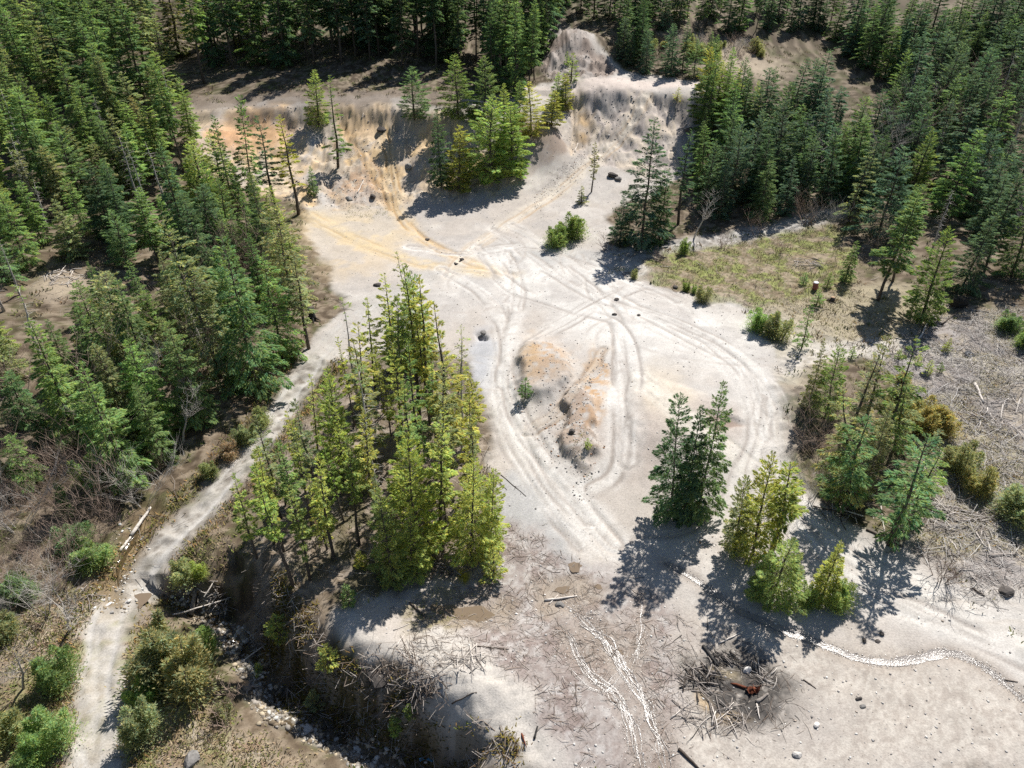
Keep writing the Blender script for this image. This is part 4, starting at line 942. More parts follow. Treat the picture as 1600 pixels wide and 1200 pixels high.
stand(26, [(0,920),(0,670),(110,700),(240,755),(205,830),(140,880),(70,945)], 'the left roadside trees', 2.6, (3, 6.5), ['full', 'dense', 'alder', 'cedar', 'alder'], [GRN, GRN, OLV, MID], 6.0, (.9, 1.3), cap=44)
# dark forest wall behind the cut bank
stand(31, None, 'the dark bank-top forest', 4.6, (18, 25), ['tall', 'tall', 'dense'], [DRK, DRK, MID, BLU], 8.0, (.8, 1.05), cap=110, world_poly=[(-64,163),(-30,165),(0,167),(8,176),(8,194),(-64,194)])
stand(32, None, 'the brow above the mound', 5.0, (10, 17), ['dense', 'full', 'tall'], [MID, DRK, BLU, GRN], 8.0, cap=26, world_poly=[(8,190),(22,196),(36,190),(44,200),(30,212),(8,210)])
# right-hand forest
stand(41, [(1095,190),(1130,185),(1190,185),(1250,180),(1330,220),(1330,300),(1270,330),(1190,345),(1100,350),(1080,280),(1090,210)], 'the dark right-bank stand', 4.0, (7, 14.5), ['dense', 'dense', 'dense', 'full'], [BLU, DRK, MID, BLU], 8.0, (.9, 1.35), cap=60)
stand(42, [(1095,140),(1160,150),(1190,190),(1120,200)], 'the sunny bank-end firs', 3.0, (6, 9), ['full'], [LIME, GRN, YEL], 6.0, cap=10)
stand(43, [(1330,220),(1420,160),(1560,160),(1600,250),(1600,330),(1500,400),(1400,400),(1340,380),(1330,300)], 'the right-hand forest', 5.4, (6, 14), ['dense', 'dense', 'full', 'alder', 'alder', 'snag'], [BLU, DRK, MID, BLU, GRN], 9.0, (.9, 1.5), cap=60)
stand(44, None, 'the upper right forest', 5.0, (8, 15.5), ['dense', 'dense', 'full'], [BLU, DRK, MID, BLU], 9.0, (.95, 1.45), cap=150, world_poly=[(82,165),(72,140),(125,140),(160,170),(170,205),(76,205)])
stand(45, [(965,100),(1010,95),(1120,115),(1110,128),(1000,116)], 'the bench-top firs', 3.6, (6, 10), ['dense', 'full'], [MID, BLU, GRN], 6.0, cap=16)
stand(46, [(955,48),(1080,50),(1250,52),(1300,40),(1250,6),(1100,4),(950,4)], 'the far ridge', 4.2, (9, 15), ['dense', 'tall'], [BLU, DRK, MID], 9.0, (.85, 1.05), cap=80)
stand(48, [(965,75),(968,98),(990,108),(1010,95),(1005,55),(975,50)], 'the firs behind the mound', 3.4, (8, 13), ['dense', 'full'], [BLU, MID, DRK], 7.0, (.85, 1.2), cap=12)
stand(49, [(815,110),(812,60),(850,42),(872,40),(862,58),(846,85),(838,118)], 'the mound-top firs', 3.0, (10, 16), ['tall', 'slim', 'dense'], [MID, GRN, DRK], 7.0, (.7, .95), cap=14)
stand(47, [(1010,75),(1180,75),(1190,95),(1060,95)], 'the far bench scrub', 2.4, (1.6, 4), ['scrub', 'alder', 'scrub', 'bush'], [OLV], 6.0, (1.0, 1.5), cap=60)
stand(33, None, 'the trees beside the mound', 3.6, (12, 19), ['tall', 'dense', 'tall'], [DRK, MID, MID], 6.0, (.8, 1.0), cap=12, world_poly=[(-4,150),(4,151),(5,166),(-3,166)])
# ================================================================== stones, wood, grass, water
def weights(mask):
    cx = np.gradient(XS); cy = np.gradient(YS)
    w = np.clip(mask, 0, 1) * (cy[:, None] * cx[None]).ravel()
    u_, v_ = project(X, Y, Z)
    w[(u_ < -60) | (u_ > 1660) | (v_ < -20) | (v_ > 1260) | (Y < 10)] = 0
    return w
def scatter(mask, n, seed):
    rs = np.random.RandomState(seed); w = weights(mask); c = np.cumsum(w)
    i = np.searchsorted(c, rs.uniform(0, c[-1], n)); i = np.clip(i, 0, len(X) - 1)
    cx = np.gradient(XS); cy = np.gradient(YS)
    x = X[i] + rs.uniform(-.5, .5, n) * cx[i % nx]; y = Y[i] + rs.uniform(-.5, .5, n) * cy[i // nx]
    return x, y, height(x, y), rs
def bulk(name, V, F, k, mat, kind='stuff', label=None, cat=None, colors=None, parent=None):
    """one joined mesh from n copies: V (n, p, 3), F (q, k) per-copy faces"""
    n, p = V.shape[:2]
    me = bpy.data.meshes.new(name); me.vertices.add(n * p); me.vertices.foreach_set('co', V.reshape(-1).astype(np.float32))
    idx = (F[None] + (np.arange(n) * p)[:, None, None]).astype(np.int32)
    me.loops.add(idx.size); me.loops.foreach_set('vertex_index', idx.ravel())
    me.polygons.add(n * len(F)); me.polygons.foreach_set('loop_start', np.arange(0, idx.size, k, dtype=np.int32))
    me.update(calc_edges=True)
    if colors is not None:
        ca = me.color_attributes.new('tint', 'FLOAT_COLOR', 'POINT')
        ca.data.foreach_set('color', np.repeat(np.concatenate([colors, np.ones((n, 1))], 1), p, axis=0).astype(np.float32).ravel())
    me.materials.append(mat)
    o = bpy.data.objects.new(name, me); COL.objects.link(o)
    if parent: o.parent = parent
    tag(o, label, cat, None, kind)
    return o
def tint_material(name, rough=.9, bumpscale=0):
    m = bpy.data.materials.new(name); m.use_nodes = True; nt = m.node_tree; b = nt.nodes['Principled BSDF']
    b.inputs['Roughness'].default_value = rough; b.inputs['Specular IOR Level'].default_value = .15
    at = nt.nodes.new('ShaderNodeAttribute'); at.attribute_name = 'tint'; nt.links.new(at.outputs['Color'], b.inputs['Base Color'])
    return m
M_STONE, M_WOOD, M_BLADE = tint_material('stones'), tint_material('weathered_wood'), tint_material('blades')
_t = (1 + 5 ** .5) / 2
ICO_V = np.array([(-1,_t,0),(1,_t,0),(-1,-_t,0),(1,-_t,0),(0,-1,_t),(0,1,_t),(0,-1,-_t),(0,1,-_t),(_t,0,-1),(_t,0,1),(-_t,0,-1),(-_t,0,1)]) / math.hypot(1, _t)
ICO_F = np.array([(0,11,5),(0,5,1),(0,1,7),(0,7,10),(0,10,11),(1,5,9),(5,11,4),(11,10,2),(10,7,6),(7,1,8),(3,9,4),(3,4,2),(3,2,6),(3,6,8),(3,8,9),(4,9,5),(2,4,11),(6,2,10),(8,6,7),(9,8,1)])
def stones(name, mask, n, size, seed, cols, label, power=2.5):
    x, y, z, rs = scatter(mask, n, seed)
    s = size[0] + (size[1] - size[0]) * rs.uniform(0, 1, n) ** power
    V = ICO_V[None] * (1 + rs.uniform(-.28, .28, (n, 12, 1))) * (s[:, None] * np.stack([rs.uniform(.8, 1.3, n), rs.uniform(.6, 1, n), rs.uniform(.4, .75, n)], 1))[:, None, :]
    a = rs.uniform(0, 6.28, n); ca, sa = np.cos(a)[:, None], np.sin(a)[:, None]
    V = np.stack([V[..., 0] * ca - V[..., 1] * sa, V[..., 0] * sa + V[..., 1] * ca, V[..., 2]], 2)
    V += np.stack([x, y, z + s * .12], 1)[:, None, :]
    c = np.array([srgb(*k) for k in cols])[rs.randint(0, len(cols), n)] * K * rs.uniform(.75, 1.2, (n, 1))
    return bulk(name, V, ICO_F, 3, M_STONE, 'stuff', label, 'stones', c)
def sticks(name, mask, n, length, rad, seed, cols, label, tilt=.12, cat='sticks'):
    x, y, z, rs = scatter(mask, n, seed)
    L = length[0] + (length[1] - length[0]) * rs.uniform(0, 1, n) ** 2.2; r = (rad[0] + (rad[1] - rad[0]) * rs.uniform(0, 1, n) ** 2) * (.6 + .4 * L / length[1])
    a = rs.uniform(0, 6.28, n); d = np.stack([np.cos(a), np.sin(a), rs.normal(0, tilt, n)], 1); sdv = np.stack([-np.sin(a), np.cos(a), np.zeros(n)], 1)
    up = np.array([0, 0, 1.0]); bend = rs.normal(0, .07, n)
    ctr = np.stack([x, y, z + r * .7 + np.abs(d[:, 2]) * L * .35], 1); rings = []
    for t, tr_ in ((-.5, 1.0), (.02, .85), (.5, .5)):
        c = ctr + d * (L * t)[:, None] + sdv * (bend * L * (1 - 4 * t * t))[:, None]
        for k in range(3):
            an = 2.094 * k + .5; rings.append(c + sdv * (math.cos(an) * r * tr_)[:, None] + up * (math.sin(an) * r * tr_)[:, None])
    V = np.stack(rings, 1)
    F = np.array([(i * 3 + k, i * 3 + (k + 1) % 3, i * 3 + 3 + (k + 1) % 3, i * 3 + 3 + k) for i in range(2) for k in range(3)])
    c = np.array([srgb(*k) for k in cols])[rs.randint(0, len(cols), n)] * K * rs.uniform(.7, 1.2, (n, 1))
    return bulk(name, V, F, 4, M_WOOD, 'stuff', label, cat, c)
def blades(name, mask, n, size, seed, cols, label, mat=None, wide=.25, lie=.5, clump=6, cat='grass'):
    m = max(1, n // clump); x, y, z, rs = scatter(mask, m, seed)
    i = rs.randint(0, m, n); sp = size[1] * .7
    x = x[i] + rs.normal(0, sp, n); y = y[i] + rs.normal(0, sp, n); z = height(x, y)
    L = rs.uniform(size[0], size[1], n); a = rs.uniform(0, 6.28, n); d = np.stack([np.cos(a) * lie, np.sin(a) * lie, rs.uniform(.3, 1, n)], 1); d /= np.linalg.norm(d, axis=1, keepdims=True)
    s = np.stack([-np.sin(a), np.cos(a), rs.normal(0, .3, n)], 1) * (L * wide * .5)[:, None]; p = np.stack([x, y, z - .02], 1)
    V = np.stack([p - s * .6, p + s * .6, p + d * (L * .6)[:, None] + s, p + d * L[:, None] - np.array([0, 0, .1]) * L[:, None]], 1)
    cc = np.array([srgb(*k) for k in cols]); cl_ = cc[rs.randint(0, len(cols), m)][i] * K * rs.uniform(.75, 1.25, (n, 1))
    return bulk(name, V, np.array([(0, 1, 2, 3)]), 4, mat or M_BLADE, 'stuff', label, cat, cl_)

vu, vv = project(X, Y, Z)
idxr, dr, _, _ = near_curve(ROAD_L, 3.6); on_road = np.zeros(len(X)); on_road[idxr] = 1 - sstep(1.5, 2.1, dr); roadm = np.zeros(len(X)); roadm[idxr] = sstep(1.7, 2.3, dr) * (1 - sstep(2.8, 3.6, dr)) * (vv[idxr] > 560)
GREYS = [(205,200,196),(180,175,172),(222,217,210),(150,145,142),(190,176,162)]
DRY = [(196,184,172),(170,158,148),(214,204,194),(132,118,106),(150,132,118)]
m_rocky = np.clip(zone([(860,640),(940,540),(952,560),(900,640),(940,740),(930,790),(880,760),(830,690)], .8) + zone([(830,310),(900,240),(930,250),(860,305),(840,330)], .8) + spot(905, 665, 34, 62, .4) + spot(560, 300, 60, 35, .5) * .6 + spot(845, 575, 50, 40, .5) * .5 + zone([(1040,830),(1120,840),(1110,900),(1050,870)], .8) * .5, 0, 1)
stones('gravel_stones', m_rocky, 3000, (.025, .13), 1, GREYS + [(180,140,110)], 'loose stones strewn over the rocky strips of the pit', 3.5)
stones('creek_stones', np.clip(m_creek * (.25 + .75 * hi(nb, .48)), 0, 1), 3400, (.05, .27), 2, [(216,212,204),(196,190,182),(176,168,158),(150,140,126),(204,188,162),(130,116,98)], 'pale rounded stones lining the creek bed', 3)
stones('ford_stones', spot(170, 935, 38, 45, .5) + spot(200, 860, 22, 45, .5) * .7, 320, (.035, .15), 3, [(232,230,226),(206,198,186),(180,160,130)], 'pale stones round the ford and roadside ditch', 3)
stones('bank_stones', np.clip(m_bankL * .6 + m_bankR + m_mound, 0, 1), 2400, (.04, .22), 4, GREYS, 'stones fallen down the cut banks', 3.5)
stones('scattered_stones', np.clip(m_pit * .35 + m_slash * .5 + lowflat * .8 + m_debris, 0, 1), 8000, (.02, .11), 5, GREYS + [(240,236,230)], 'small stones scattered over the pit floor', 3)
sticks('washed_twigs', np.clip(m_debris * hi(na, .42, .1) + zone([(620,960),(760,900),(860,950),(820,1050),(700,1040)], 1.0) * .7, 0, 1), 4200, (.15, 1.3), (.008, .03), 11, DRY, 'twigs and bark washed over the damp lower floor', cat='twigs')
sticks('burn_twigs', np.clip(spot(1130, 1075, 100, 70, .5), 0, 1), 800, (.2, 1.6), (.008, .028), 12, DRY + [(70,66,64),(96,90,86)], 'short sticks left around the burnt ring', cat='twigs')
sticks('slash_twigs', m_slash * hi(nc, .36, .1), 11000, (.3, 2.6), (.010, .042), 13, [(216,210,204),(190,182,176),(160,150,144),(232,226,220)], 'grey logging slash covering the right-hand slope', .2, 'slash')
sticks('grove_twigs', grove * (1 - m_pit), 2600, (.3, 2.4), (.010, .04), 14, DRY, 'dead twigs under the central grove', .25, 'twigs')
sticks('bank_roots', np.clip(m_cliff * .9 + spot(620, 1060, 70, 50, .5), 0, 1), 2200, (.3, 2.2), (.012, .045), 15, DRY + [(108,94,80)], 'dead roots and branches hanging on the creek bank', .35, 'roots')
sticks('straw_twigs', np.clip(m_straw * (1 - on_road) + m_meadow * .8 + spot(1330, 500, 110, 60, .6) + spot(105,445,45,25,.5), 0, 1), 3400, (.2, 1.4), (.008, .026), 16, DRY, 'dry twigs in the meadow and verges', .15, 'twigs')
sticks('forest_litter', np.clip((1 - m_pit) * (Y > 40) * (Y < 150) * .5, 0, 1), 4200, (.4, 2.6), (.012, .05), 17, DRY, 'dead branches on the forest floor', .2, 'branches')
sticks('bank_litter', m_bankL * .8 + m_bankR * .3, 500, (.3, 1.8), (.012, .045), 18, DRY + [(236,230,224)], 'broken branches on the tan cut bank', .15, 'branches')

GRASSY = [(160,160,84),(178,170,110),(132,138,70),(196,182,140)]
blades('meadow_grass', m_meadow * hi(na, .48, .08), 11000, (.12, .38), 31, GRASSY + [(196,180,150)], 'short yellow-green grass of the meadow')
blades('verge_grass', np.clip(m_straw + spot(300, 870, 60, 40, .6) * .6, 0, 1) * (1 - on_road), 15000, (.12, .42), 32, [(190,172,140),(160,150,100),(130,136,72),(176,150,122)], 'straw-coloured grass and weeds by the lower left road')
blades('roadside_weeds', roadm, 7000, (.15, .5), 33, [(170,150,96),(150,144,80),(190,150,96),(120,128,64)], 'weeds along the edges of the left road')
blades('slash_grass', np.clip(m_slash * hi(nc, .52) + spot(1340, 500, 110, 45, .6) + spot(1440, 640, 60, 40, .6), 0, 1), 9000, (.12, .45), 34, [(186,172,128),(170,160,96),(196,160,96),(140,140,80)], 'dry grass between the slash and the thicket')
blades('forest_undergrowth', np.clip((1 - m_pit) * (1 - m_slash) * (1 - m_meadow) * (1 - m_straw) * (1 - m_creek) * (Y < 190) * hi(na, .45, .1) * (1 - on_road), 0, 1), 40000, (.12, .5), 35, [(134,140,76),(156,150,92),(116,126,64),(176,156,124),(166,136,104)], 'low ferns, moss and brush under the forest edge', wide=.4, clump=16, cat='undergrowth')
blades('bank_moss', np.clip(m_cliff * hi(na, .45), 0, 1), 9000, (.12, .5), 36, [(130,116,44),(110,100,40),(150,134,60),(120,96,60)], 'hanging yellow moss and dead grass on the creek bank', lie=1.0, cat='moss')
blades('pit_weeds', spot(922, 720, 10, 40, .6) + spot(575, 330, 40, 10, .5) * .7 + spot(700, 950, 45, 20, .6) * .7, 900, (.08, .28), 37, [(170,170,80),(150,150,70)], 'sparse weeds on the pit floor')

# ------------------------------------------------------------------ single stones
def rock_mesh(seed, sub=2):
    import bmesh
    bm = bmesh.new(); bmesh.ops.create_icosphere(bm, subdivisions=sub, radius=1); rd = random.Random(seed)
    pl = [(Vector((rd.gauss(0, 1), rd.gauss(0, 1), rd.gauss(0, 1))).normalized(), rd.uniform(.55, .85)) for _ in range(9)]
    for v in bm.verts:
        for nrm, d in pl:
            t = v.co.dot(nrm)
            if t > d: v.co -= nrm * (t - d)
        v.co *= 1 + rd.uniform(-.03, .03)
    me = bpy.data.meshes.new('boulder'); bm.to_mesh(me); bm.free(); return me
M_ROCKG = mat_new('grey_rock', tuple(srgb(150,146,142) * .6), .9, (4, .3), (9, .5)); M_ROCKD = mat_new('dark_rock', tuple(srgb(96,90,86) * .6), .9, (4, .3), (9, .5)); M_ROCKP = mat_new('pale_rock', tuple(srgb(226,220,214) * .62), .9, (4, .2), (9, .5))
for i, (u, v, s, flat, m, lab) in enumerate([
 (590,446,.5,.65,M_ROCKD,'dark boulder alone on the pale floor by the left road end'),
 (756,520,.5,.4,M_ROCKG,'grey stone slab over the small hole on the pit floor'),
 (751,526,.36,.4,M_ROCKG,'smaller grey slab beside the hole on the pit floor'),
 (893,676,.42,.8,M_ROCKD,'black angular rock below the orange strip'),
 (1166,1047,.42,.6,M_ROCKP,'white block lying at the edge of the burnt ring'),
 (299,1190,.62,.7,M_ROCKG,'grey square block in the straw at the bottom edge'),
 (875,946,.36,.6,M_ROCKG,'grey-green stone by the pale log in the mud'),
 (1572,926,.75,.5,M_ROCKD,'grey block at the right edge under the slash'),
 (1076,205,1.0,.8,M_ROCKD,'dark boulder half way down the right bank'),
 (957,276,1.1,.6,M_ROCKD,'dark rock heap where the ramp meets the right bank'),
 (966,281,.8,.6,M_ROCKG,'grey rock next to the dark heap by the ramp'),
 (596,204,1.0,.7,M_ROCKD,'dark stump-like rock high on the tan bank'),
 (638,262,.9,.7,M_ROCKG,'rounded grey boulder on the tan bank by the track'),
 (583,308,.7,.7,M_ROCKD,'dark stone at the foot of the tan bank'),
 (545,312,.8,.6,M_ROCKG,'grey stone at the foot of the tan bank'),
 (960,492,.32,.6,M_ROCKD,'small dark stone on the bright plateau, upper one'),
 (998,493,.28,.6,M_ROCKD,'small dark stone on the bright plateau, lower one'),
 (963,468,.4,.4,M_ROCKD,'flat dark stone at the north rim of the plateau'),
 (722,406,.5,.35,M_ROCKD,'flat dark slab in the middle of the upper floor'),
 (712,412,.4,.35,M_ROCKD,'second flat dark slab beside the first on the upper floor'),
 (668,374,.5,.35,M_ROCKD,'thin dark slab lying near the foot of the bank'),
 (1055,450,.4,.8,M_ROCKD,'dark block beside the bushes at the meadow edge'),
 (1350,1000,.26,.4,M_ROCKD,'dark flat stone above the brook, one of a loose set'),
 (1372,1002,.2,.5,M_ROCKD,'dark pebble above the brook at the track side'),
 (1377,990,.24,.6,M_ROCKD,'small dark stone on the track above the brook'),
 (1336,951,.25,.6,M_ROCKP,'pale stone just beyond the last bush of the row'),
 (1342,1092,.24,.6,M_ROCKD,'small dark stone on the bare lower flat'),
 (1348,1104,.2,.6,M_ROCKG,'small grey stone on the bare lower flat below another'),
 (1276,1134,.3,.6,M_ROCKP,'pale stone on the lower flat near the burnt ring'),
 (1246,1180,.34,.6,M_ROCKP,'pale stone at the bottom edge of the lower flat'),
 (170,945,.3,.5,M_ROCKP,'white stone in the ford, larger one'),
 (162,938,.25,.5,M_ROCKP,'white stone in the ford, upper one'),
 (175,957,.24,.5,M_ROCKP,'white stone in the ford, lower one'),
 (200,940,.26,.6,M_ROCKP,'white stone at the far side of the ford puddle'),
 (1443,585,.55,.7,M_ROCKG,'grey rock among the saplings by the pale path'),
 (590,1060,.9,.6,M_ROCKD,'dark jutting rock on the brow of the creek bank'),
 (480,1140,.5,.6,M_ROCKP,'big pale stone at the creek bend'),
 (455,1105,.4,.6,M_ROCKG,'grey stone at the inner bend of the creek'),
]):
    x, y, z = ground_at(u, v); me_ = rock_mesh(40 + i); me_.materials.append(m)
    o = bpy.data.objects.new('boulder', me_); COL.objects.link(o); rd = random.Random(i)
    o.location = (x, y, z + s * flat * .25); o.scale = (s * rd.uniform(.9, 1.3), s * rd.uniform(.7, 1), s * flat); o.rotation_euler = (rd.uniform(-.2, .2), rd.uniform(-.2, .2), rd.uniform(0, 6.28))
    tag(o, lab, 'boulder' if s > .5 else 'stone', 'loose boulders and stones')

# ------------------------------------------------------------------ logs, poles and stumps
W_PALE = mat_new('bleached_wood', tuple(srgb(226,216,206) * .62), .85, (5, .22), (14, .4)); W_GREY = mat_new('grey_wood', tuple(srgb(168,158,150) * .6), .9, (5, .28), (14, .4))
W_DARK = mat_new('dark_wood', tuple(srgb(96,86,78) * .6), .95, (5, .3), (14, .5)); W_CHAR = mat_new('charred_wood', (.03, .028, .027), .8, (5, .4), (14, .6)); W_CUT = mat_new('cut_wood', tuple(srgb(206,172,140) * .6), .9, (8, .2))
def log(u1, v1, u2, v2, r, mat, label, name='log', lift=0.0, stubs=0, parent=None, taper=.6, seed=None, rise=0.0):
    a = Vector(ground_at(u1, v1)); b = Vector(ground_at(u2, v2)); rd = random.Random(seed if seed is not None else int(u1 * 7 + v1))
    a.z += r * .7 + lift; b.z += r * .6 + lift + rise; t = Tubes(); n = 6; base = a.copy(); L = (b - a).length; side = (b - a).cross(Vector((0, 0, 1))).normalized()
    pts = []
    for k in range(n):
        f = k / (n - 1); p = a.lerp(b, f); gz = float(height(p.x, p.y)) + r * .5
        p.z = max(p.z, gz) if rise == 0 else p.z
        pts.append(p + side * rd.uniform(-.012, .012) * L - base)
    t.add(pts, [r * (1 - (1 - taper) * k / (n - 1)) for k in range(n)], 8)
    for k in range(stubs):
        f = rd.uniform(.15, .9); p = pts[int(f * (n - 1))]; d = (side * rd.choice([-1, 1]) + Vector((0, 0, rd.uniform(.2, 1))) + (b - a).normalized() * .6).normalized(); l = L * rd.uniform(.1, .22)
        t.add([p, p + d * l * .6, p + d * l + Vector((0, 0, -.05))], [r * .4, r * .25, r * .1], 4, False)
    me = t.mesh(name, mat); o = bpy.data.objects.new(name, me); COL.objects.link(o); o.location = base
    if parent: o.parent = parent; o.location = base - parent.location
    else: tag(o, label, 'log' if r > .09 else 'pole', 'fallen logs and poles')
    return o
for a in [
 (1123,1006,1161,987,.06,W_PALE,'pale pole pointing up from the burnt ring towards the brook'),
 (1098,1010,1122,1042,.13,W_CHAR,'charred thick log at the top of the burnt ring'),
 (1060,1171,1092,1202,.11,W_DARK,'dark log with pale side at the bottom edge'),
 (1182,1098,1200,1085,.13,W_GREY,'short thick grey log at the lower rim of the burnt ring'),
 (1182,1100,1187,1124,.06,W_PALE,'pale stick running down from the short thick grey log'),
 (851,939,902,932,.10,W_PALE,'pale log lying in the brown mud patch'),
 (858,944,872,930,.05,W_PALE,'pale stick crossing the log in the mud'),
 (783,742,822,776,.04,W_DARK,'thin dark pole below the lone fir of the grove, longer one'),
 (776,750,792,766,.035,W_DARK,'thin dark pole below the lone fir of the grove, shorter one'),
 (1523,601,1536,630,.17,W_PALE,'thick bleached log alone in the grey slash'),
 (1567,633,1563,657,.10,W_PALE,'bleached short log near the right edge of the slash'),
 (1594,624,1586,648,.10,W_PALE,'bleached short log furthest right in the slash'),
 (1560,652,1588,688,.09,W_GREY,'grey log running down behind the two short bleached logs'),
 (1429,785,1498,815,.10,W_GREY,'long grey pole across the lower slash'),
 (1498,815,1548,808,.09,W_GREY,'grey pole continuing from the end of the long one'),
 (1303,799,1366,773,.10,W_PALE,'bleached fallen trunk under the thicket',) ,
 (1300,803,1350,780,.07,W_GREY,'grey fallen stem just below the bleached trunk'),
 (1353,828,1411,855,.10,W_DARK,'dark log at the lower tip of the thicket'),
 (1375,785,1381,838,.07,W_PALE,'thin pale stem leaning down among the thicket stems'),
 (1484,845,1500,866,.08,W_PALE,'pale curved log at the edge of the grassy slash'),
 (1516,918,1538,932,.10,W_DARK,'dark log by the reddish soil at the slash foot'),
 (1524,832,1538,854,.08,W_PALE,'pale log in the lower slash pointing down'),
 (1480,780,1500,752,.08,W_GREY,'grey log below the golden bushes'),
 (1545,870,1590,866,.12,W_GREY,'grey log pair lying level in the lower slash'),
 (1430,536,1473,473,.10,W_PALE,'fallen pale trunk from the upturned root, left one',),
 (1452,515,1484,478,.08,W_GREY,'fallen grey trunk from the upturned root, middle one'),
 (1471,508,1503,482,.10,W_DARK,'fallen dark trunk from the upturned root, right one'),
 (1505,484,1545,488,.08,W_GREY,'grey log lying beside the upturned root'),
 (1556,555,1559,530,.06,W_PALE,'thin white pole in the upper slash'),
 (205,838,236,794,.18,W_PALE,'broken pale log beside the roadside ditch'),
 (188,862,206,838,.14,W_PALE,'splintered pale log end by the ditch, lower'),
 (270,962,362,934,.07,W_PALE,'long pale pole bridging the shaded creek'),
 (299,962,307,922,.22,W_GREY,'thick broken trunk standing in the undercut bank'),
 (376,1036,418,1005,.06,W_PALE,'pale pole on the shaded creek bed'),
 (620,1010,632,992,.05,W_PALE,'pale stick on the white bank before the grove'),
 (615,985,640,975,.05,W_PALE,'pale branch heap stick on the white bank'),
 (640,942,665,965,.07,W_DARK,'dark rotten log at the corner of the grove'),
 (559,302,568,282,.10,W_PALE,'white log on the brown patch of the tan bank'),
 (566,185,568,177,.08,W_PALE,'white log high on the tan bank'),
 (898,238,903,224,.10,W_PALE,'white log at the foot of the right bank'),
 (745,1010,795,1015,.05,W_DARK,'crooked dark branch on the pale lower floor'),
 (706,1100,745,1082,.05,W_DARK,'crooked dark branch above the creek bank'),
 (650,1100,690,1075,.06,W_DARK,'dark curved branch in the dead tangle over the creek'),
 (560,1160,592,1172,.08,W_PALE,'pale log lying among the creek stones'),
 (835,1155,840,1135,.08,W_CHAR,'short black stick on the pale lower floor'),
 (1255,1062,1275,1076,.04,W_DARK,'thin dark stick right of the burnt ring'),
 (1570,1063,1590,1066,.05,W_DARK,'thin dark stick near the right edge of the flat'),
]: log(*a, stubs=2 if a[4] < .1 else 0)
# the heaps of sticks: each heap is a thing, each stick a part
def heap(name, label, cat, u, v, ru, rv, n, length, rads, mats, seed, radial=False):
    x0, y0, z0 = ground_at(u, v); o = empty(name, (x0, y0, z0)); rd = random.Random(seed)
    sx = abs(ground_at(u + ru, v)[0] - x0); sy = abs(ground_at(u, v - rv)[1] - y0)
    meshes = []
    for k in range(10):
        t = Tubes(); bend = rd.uniform(-.08, .08); t.add([(-.5, 0, 0), (-.15, bend, .02), (.2, bend * .6, .01), (.5, -bend, 0)], [.03, .028, .022, .012], 5)
        if rd.random() < .5: t.add([(.1, bend * .7, 0), (.3, .18, .06)], [.016, .006], 3, False)
        meshes.append([t.mesh('stick', m) for m in mats])
    for k in range(n):
        a = rd.uniform(0, 6.28); r = math.sqrt(rd.random()); x = x0 + math.cos(a) * r * sx; y = y0 + math.sin(a) * r * sy; L = rd.uniform(*length)
        s = bpy.data.objects.new('stick', rd.choice(rd.choice(meshes))); COL.objects.link(s); s.parent = o
        s.location = (x - x0, y - y0, float(height(x, y)) - z0 + .05 + rd.uniform(0, .16) * (1 - r)); q = rd.uniform(*rads)
        s.scale = (L, L * .6 + .4, q / .03); s.scale[1] = q / .03; s.rotation_euler = (rd.uniform(-.3, .3), rd.uniform(-.16, .16), rd.uniform(0, 6.28) if not radial else rd.gauss(2.2, .35))
    tag(o, label, cat, 'heaps of dead wood')
    return o
heap('brush_heap', 'ring of charred and grey sticks left of the burnt centre', 'brush pile', 1098, 1062, 34, 24, 60, (.5, 2.0), (.02, .055), [W_CHAR, W_GREY, W_DARK], 1)
heap('brush_heap', 'row of short dark stakes along the top of the burnt ring', 'brush pile', 1132, 1030, 26, 10, 36, (.5, 1.3), (.025, .05), [W_DARK, W_GREY, W_CHAR], 2, True)
heap('brush_heap', 'pale sticks strewn below the burnt ring', 'brush pile', 1110, 1118, 62, 26, 44, (.8, 2.4), (.018, .045), [W_PALE, W_GREY, W_GREY], 3)
heap('brush_heap', 'grey-brown stick litter right of the burnt ring', 'brush pile', 1192, 1055, 26, 22, 24, (.5, 1.6), (.02, .045), [W_GREY, W_DARK, W_PALE], 4)
heap('brush_heap', 'dark tangle of dead branches on the brow of the creek bank', 'brush pile', 655, 1072, 34, 18, 50, (1.0, 3.0), (.02, .05), [W_DARK, W_GREY], 5)
heap('brush_heap', 'pale branch tangle on the white bank below the grove', 'brush pile', 730, 1030, 32, 16, 34, (.7, 2.2), (.018, .04), [W_PALE, W_GREY], 6)
heap('brush_heap', 'dead branches in the shaded hollow under the bank by the road', 'brush pile', 335, 935, 28, 24, 40, (.9, 2.8), (.02, .055), [W_GREY, W_DARK, W_PALE], 7)
heap('brush_heap', 'dead branch litter in the middle of the lower slash', 'brush pile', 1500, 810, 60, 30, 70, (1.0, 3.2), (.025, .06), [W_PALE, W_GREY], 8)
heap('brush_heap', 'dead branch litter at the upper slash near the bleached log', 'brush pile', 1550, 650, 60, 40, 70, (1.0, 3.0), (.025, .06), [W_PALE, W_GREY], 9)
heap('brush_heap', 'fallen stems at the dark foot of the central grove', 'brush pile', 700, 880, 40, 22, 36, (1.0, 3.0), (.02, .05), [W_GREY, W_DARK], 10)
heap('brush_heap', 'grey branch heap at the top of the meadow', 'brush pile', 1265, 412, 26, 8, 30, (1.0, 3.0), (.02, .06), [W_PALE, W_GREY], 11)
heap('brush_heap', 'bleached branches on the pale clearing of the left forest', 'brush pile', 100, 435, 30, 14, 34, (1.0, 3.2), (.03, .07), [W_PALE], 12)
heap('brush_heap', 'dead branches along the ford and roadside ditch', 'brush pile', 120, 935, 30, 16, 26, (.8, 2.4), (.018, .045), [W_GREY, W_DARK], 13)
